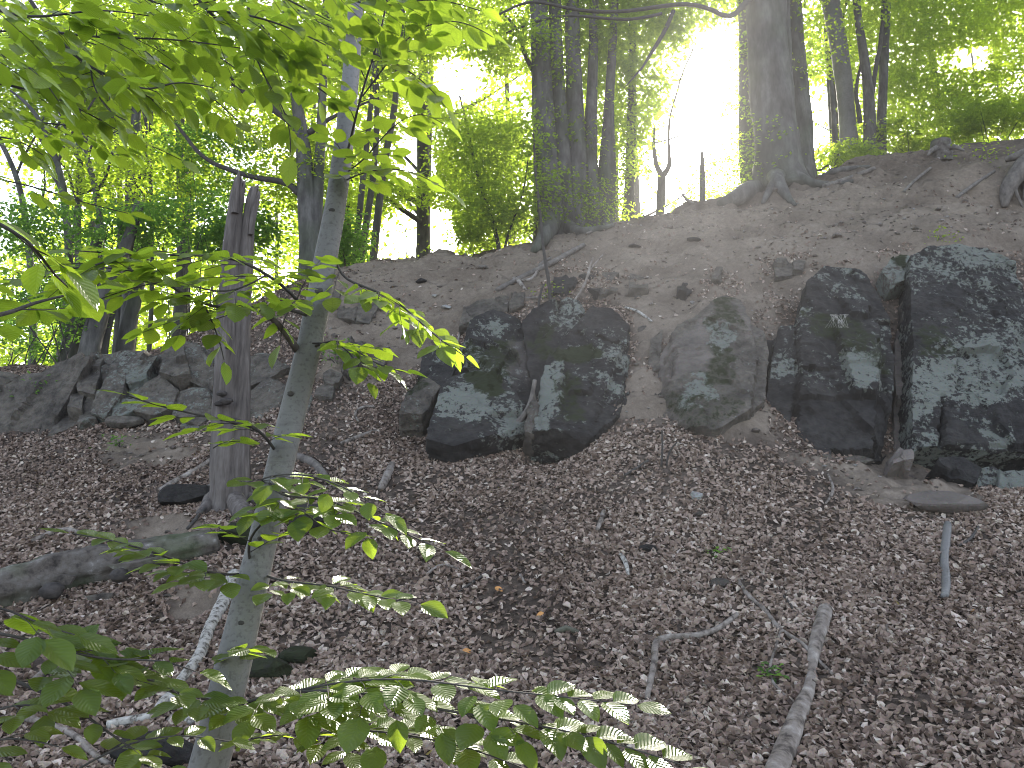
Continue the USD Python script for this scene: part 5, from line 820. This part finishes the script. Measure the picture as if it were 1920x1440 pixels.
px, py = seen(P); big = ln[:, 0, 0] / np.linalg.norm(P - EYE, axis=1) * ((px > 0) & (px < 1920) & (py > 0) & (py < 1425)); top = np.argsort(-big)[:300]; rest = np.setdiff1d(np.arange(n), top)
lt = thing("leaf_litter", "carpet of curled dry brown beech leaves covering the lower slope", "leaf litter", kind="stuff")
obj("loose_leaves", (vv[rest].reshape(-1, 3), (np.arange(len(rest))[:, None, None] * 8 + tf).reshape(-1, 3)), M["litter"], lt, prim={"tint": np.repeat(tone[rest], 8)}, kind="stuff")
for k in top: obj("leaf", (vv[k], tf), M["litter"], lt, prim={"tint": np.full(8, tone[k])})
print("litter", n)
def fresh(label, px, py, size, mat, seed):
    p = hit(px, py, lift=.03); r = np.random.RandomState(seed); v, f, uv = leaf_grid(p, unit(R_(r.normal(), -.2, r.normal() * .3)), unit(R_(0, -.5, .8)), size, size * .65, r, .2, .1)
    tag(obj("fallen_leaf", (v, f), M[mat], smooth=True, prim={"tint": np.full(len(v), .5)}), label, "leaf")
for k, a in enumerate([("fallen yellow leaf on the soil under the right blocks", 1737, 951, .075, "yellowleaf"), ("larger fallen orange leaf in the middle litter", 928, 1110, .075, "orangeleaf"), ("orange-brown leaf right of the middle litter", 1020, 1158, .06, "orangeleaf"), ("orange leaf above the lowest sapling spray", 885, 1234, .07, "orangeleaf"), ("pale yellow leaf right of the long log", 1685, 1143, .06, "yellowleaf"), ("yellow leaf under the lowest sapling branch at the bottom edge", 803, 1428, .06, "yellowleaf"), ("rusty leaf right of the stick upright on the slope", 1826, 1150, .05, "orangeleaf")]): fresh(*a, 200 + k)
# little green plants
def plant(label, px, py, r, n, leaf, seed, mat="shrub", cat="plant", name="seedling", lift=.1):
    g = hit(px, py); rs = np.random.RandomState(seed); t = thing(name, label, cat, g)
    for q in range(4): obj("stem", tube(np.array([g - R_(0, 0, .03), g + R_(rs.normal(0, r * .3), -.05, lift * .6), g + R_(rs.normal(0, r * .6), -.08, lift * 1.2)]), [.004, .003, .0015], 4), M["dark"], t)
    C = g + R_(0, -.08, lift) + rs.normal(0, 1, (n, 3)) * np.array([r, r * .5, r * .45]); D = rs.normal(0, 1, (n, 3)) * R_(1, 1, .4); ll = leaf * rs.uniform(.7, 1.2, n)
    v, f, tn = leaf_cloud(C, D, unit(R_(0, -.2, 1) + rs.normal(0, .35, (n, 3))), ll, ll * .6, rs.uniform(.2, .9, n)); obj("foliage", (v, f), M[mat], t, prim={"tint": tn}, kind="stuff")
plant("small dim shrub growing on the far left rock face", 85, 765, .22, 90, .07, 1, lift=.25); plant("small green plant right of the sapling stem, above the cobbles", 632, 682, .2, 110, .06, 2, lift=.15); plant("tiny fern-like sprout beside the forked twig", 1441, 1268, .045, 26, .05, 3, lift=.03); plant("tiny grass sprout on the litter below the soil cone", 1336, 1042, .05, 16, .05, 4, lift=.03)
plant("small plant on bare soil left of the dead trunk", 225, 838, .12, 40, .05, 5, lift=.06); plant("yellow-green sprig in front of the dark twigs on the upper soil", 1030, 562, .14, 40, .05, 6, "crown", lift=.08); plant("low green patch on the soil above the largest block", 1760, 448, .14, 40, .05, 7, "crown", lift=.03); plant("low plants at the crest's right end", 1850, 300, .35, 90, .06, 8, "crown", lift=.06)
hp = at(1564, 592, 9.4); gt = thing("grass_tuft", "tuft of dead pale grass hanging on the cracked slab", "grass tuft", hp); rs = np.random.RandomState(3)
obj("blades", join([tube(np.array([hp + R_(rs.normal(0, .02), 0, 0), hp + R_(rs.normal(0, .06), -.14, -.02), hp + R_(rs.normal(0, .08), -.17, -.2)]), [.003, .003, .001], 3) for _ in range(22)]), M["palestick"], gt, kind="stuff")
# ------------------------------------------------------------------ the damp air of the wood
hz = trimesh.creation.box(bounds=[[-175, -175, -8], [175, 175, 45]])
M["haze"] = usdkit.material(stage, L + "haze_look", {"v": ("principled_volume", {"color": (.95, .95, 1.0), "density": .00045, "anisotropy": .72})}, [], volume="v.volume")
tag(obj("haze", hz, M["haze"]), "thin pale air glowing towards the low sun", None, None, "stuff")
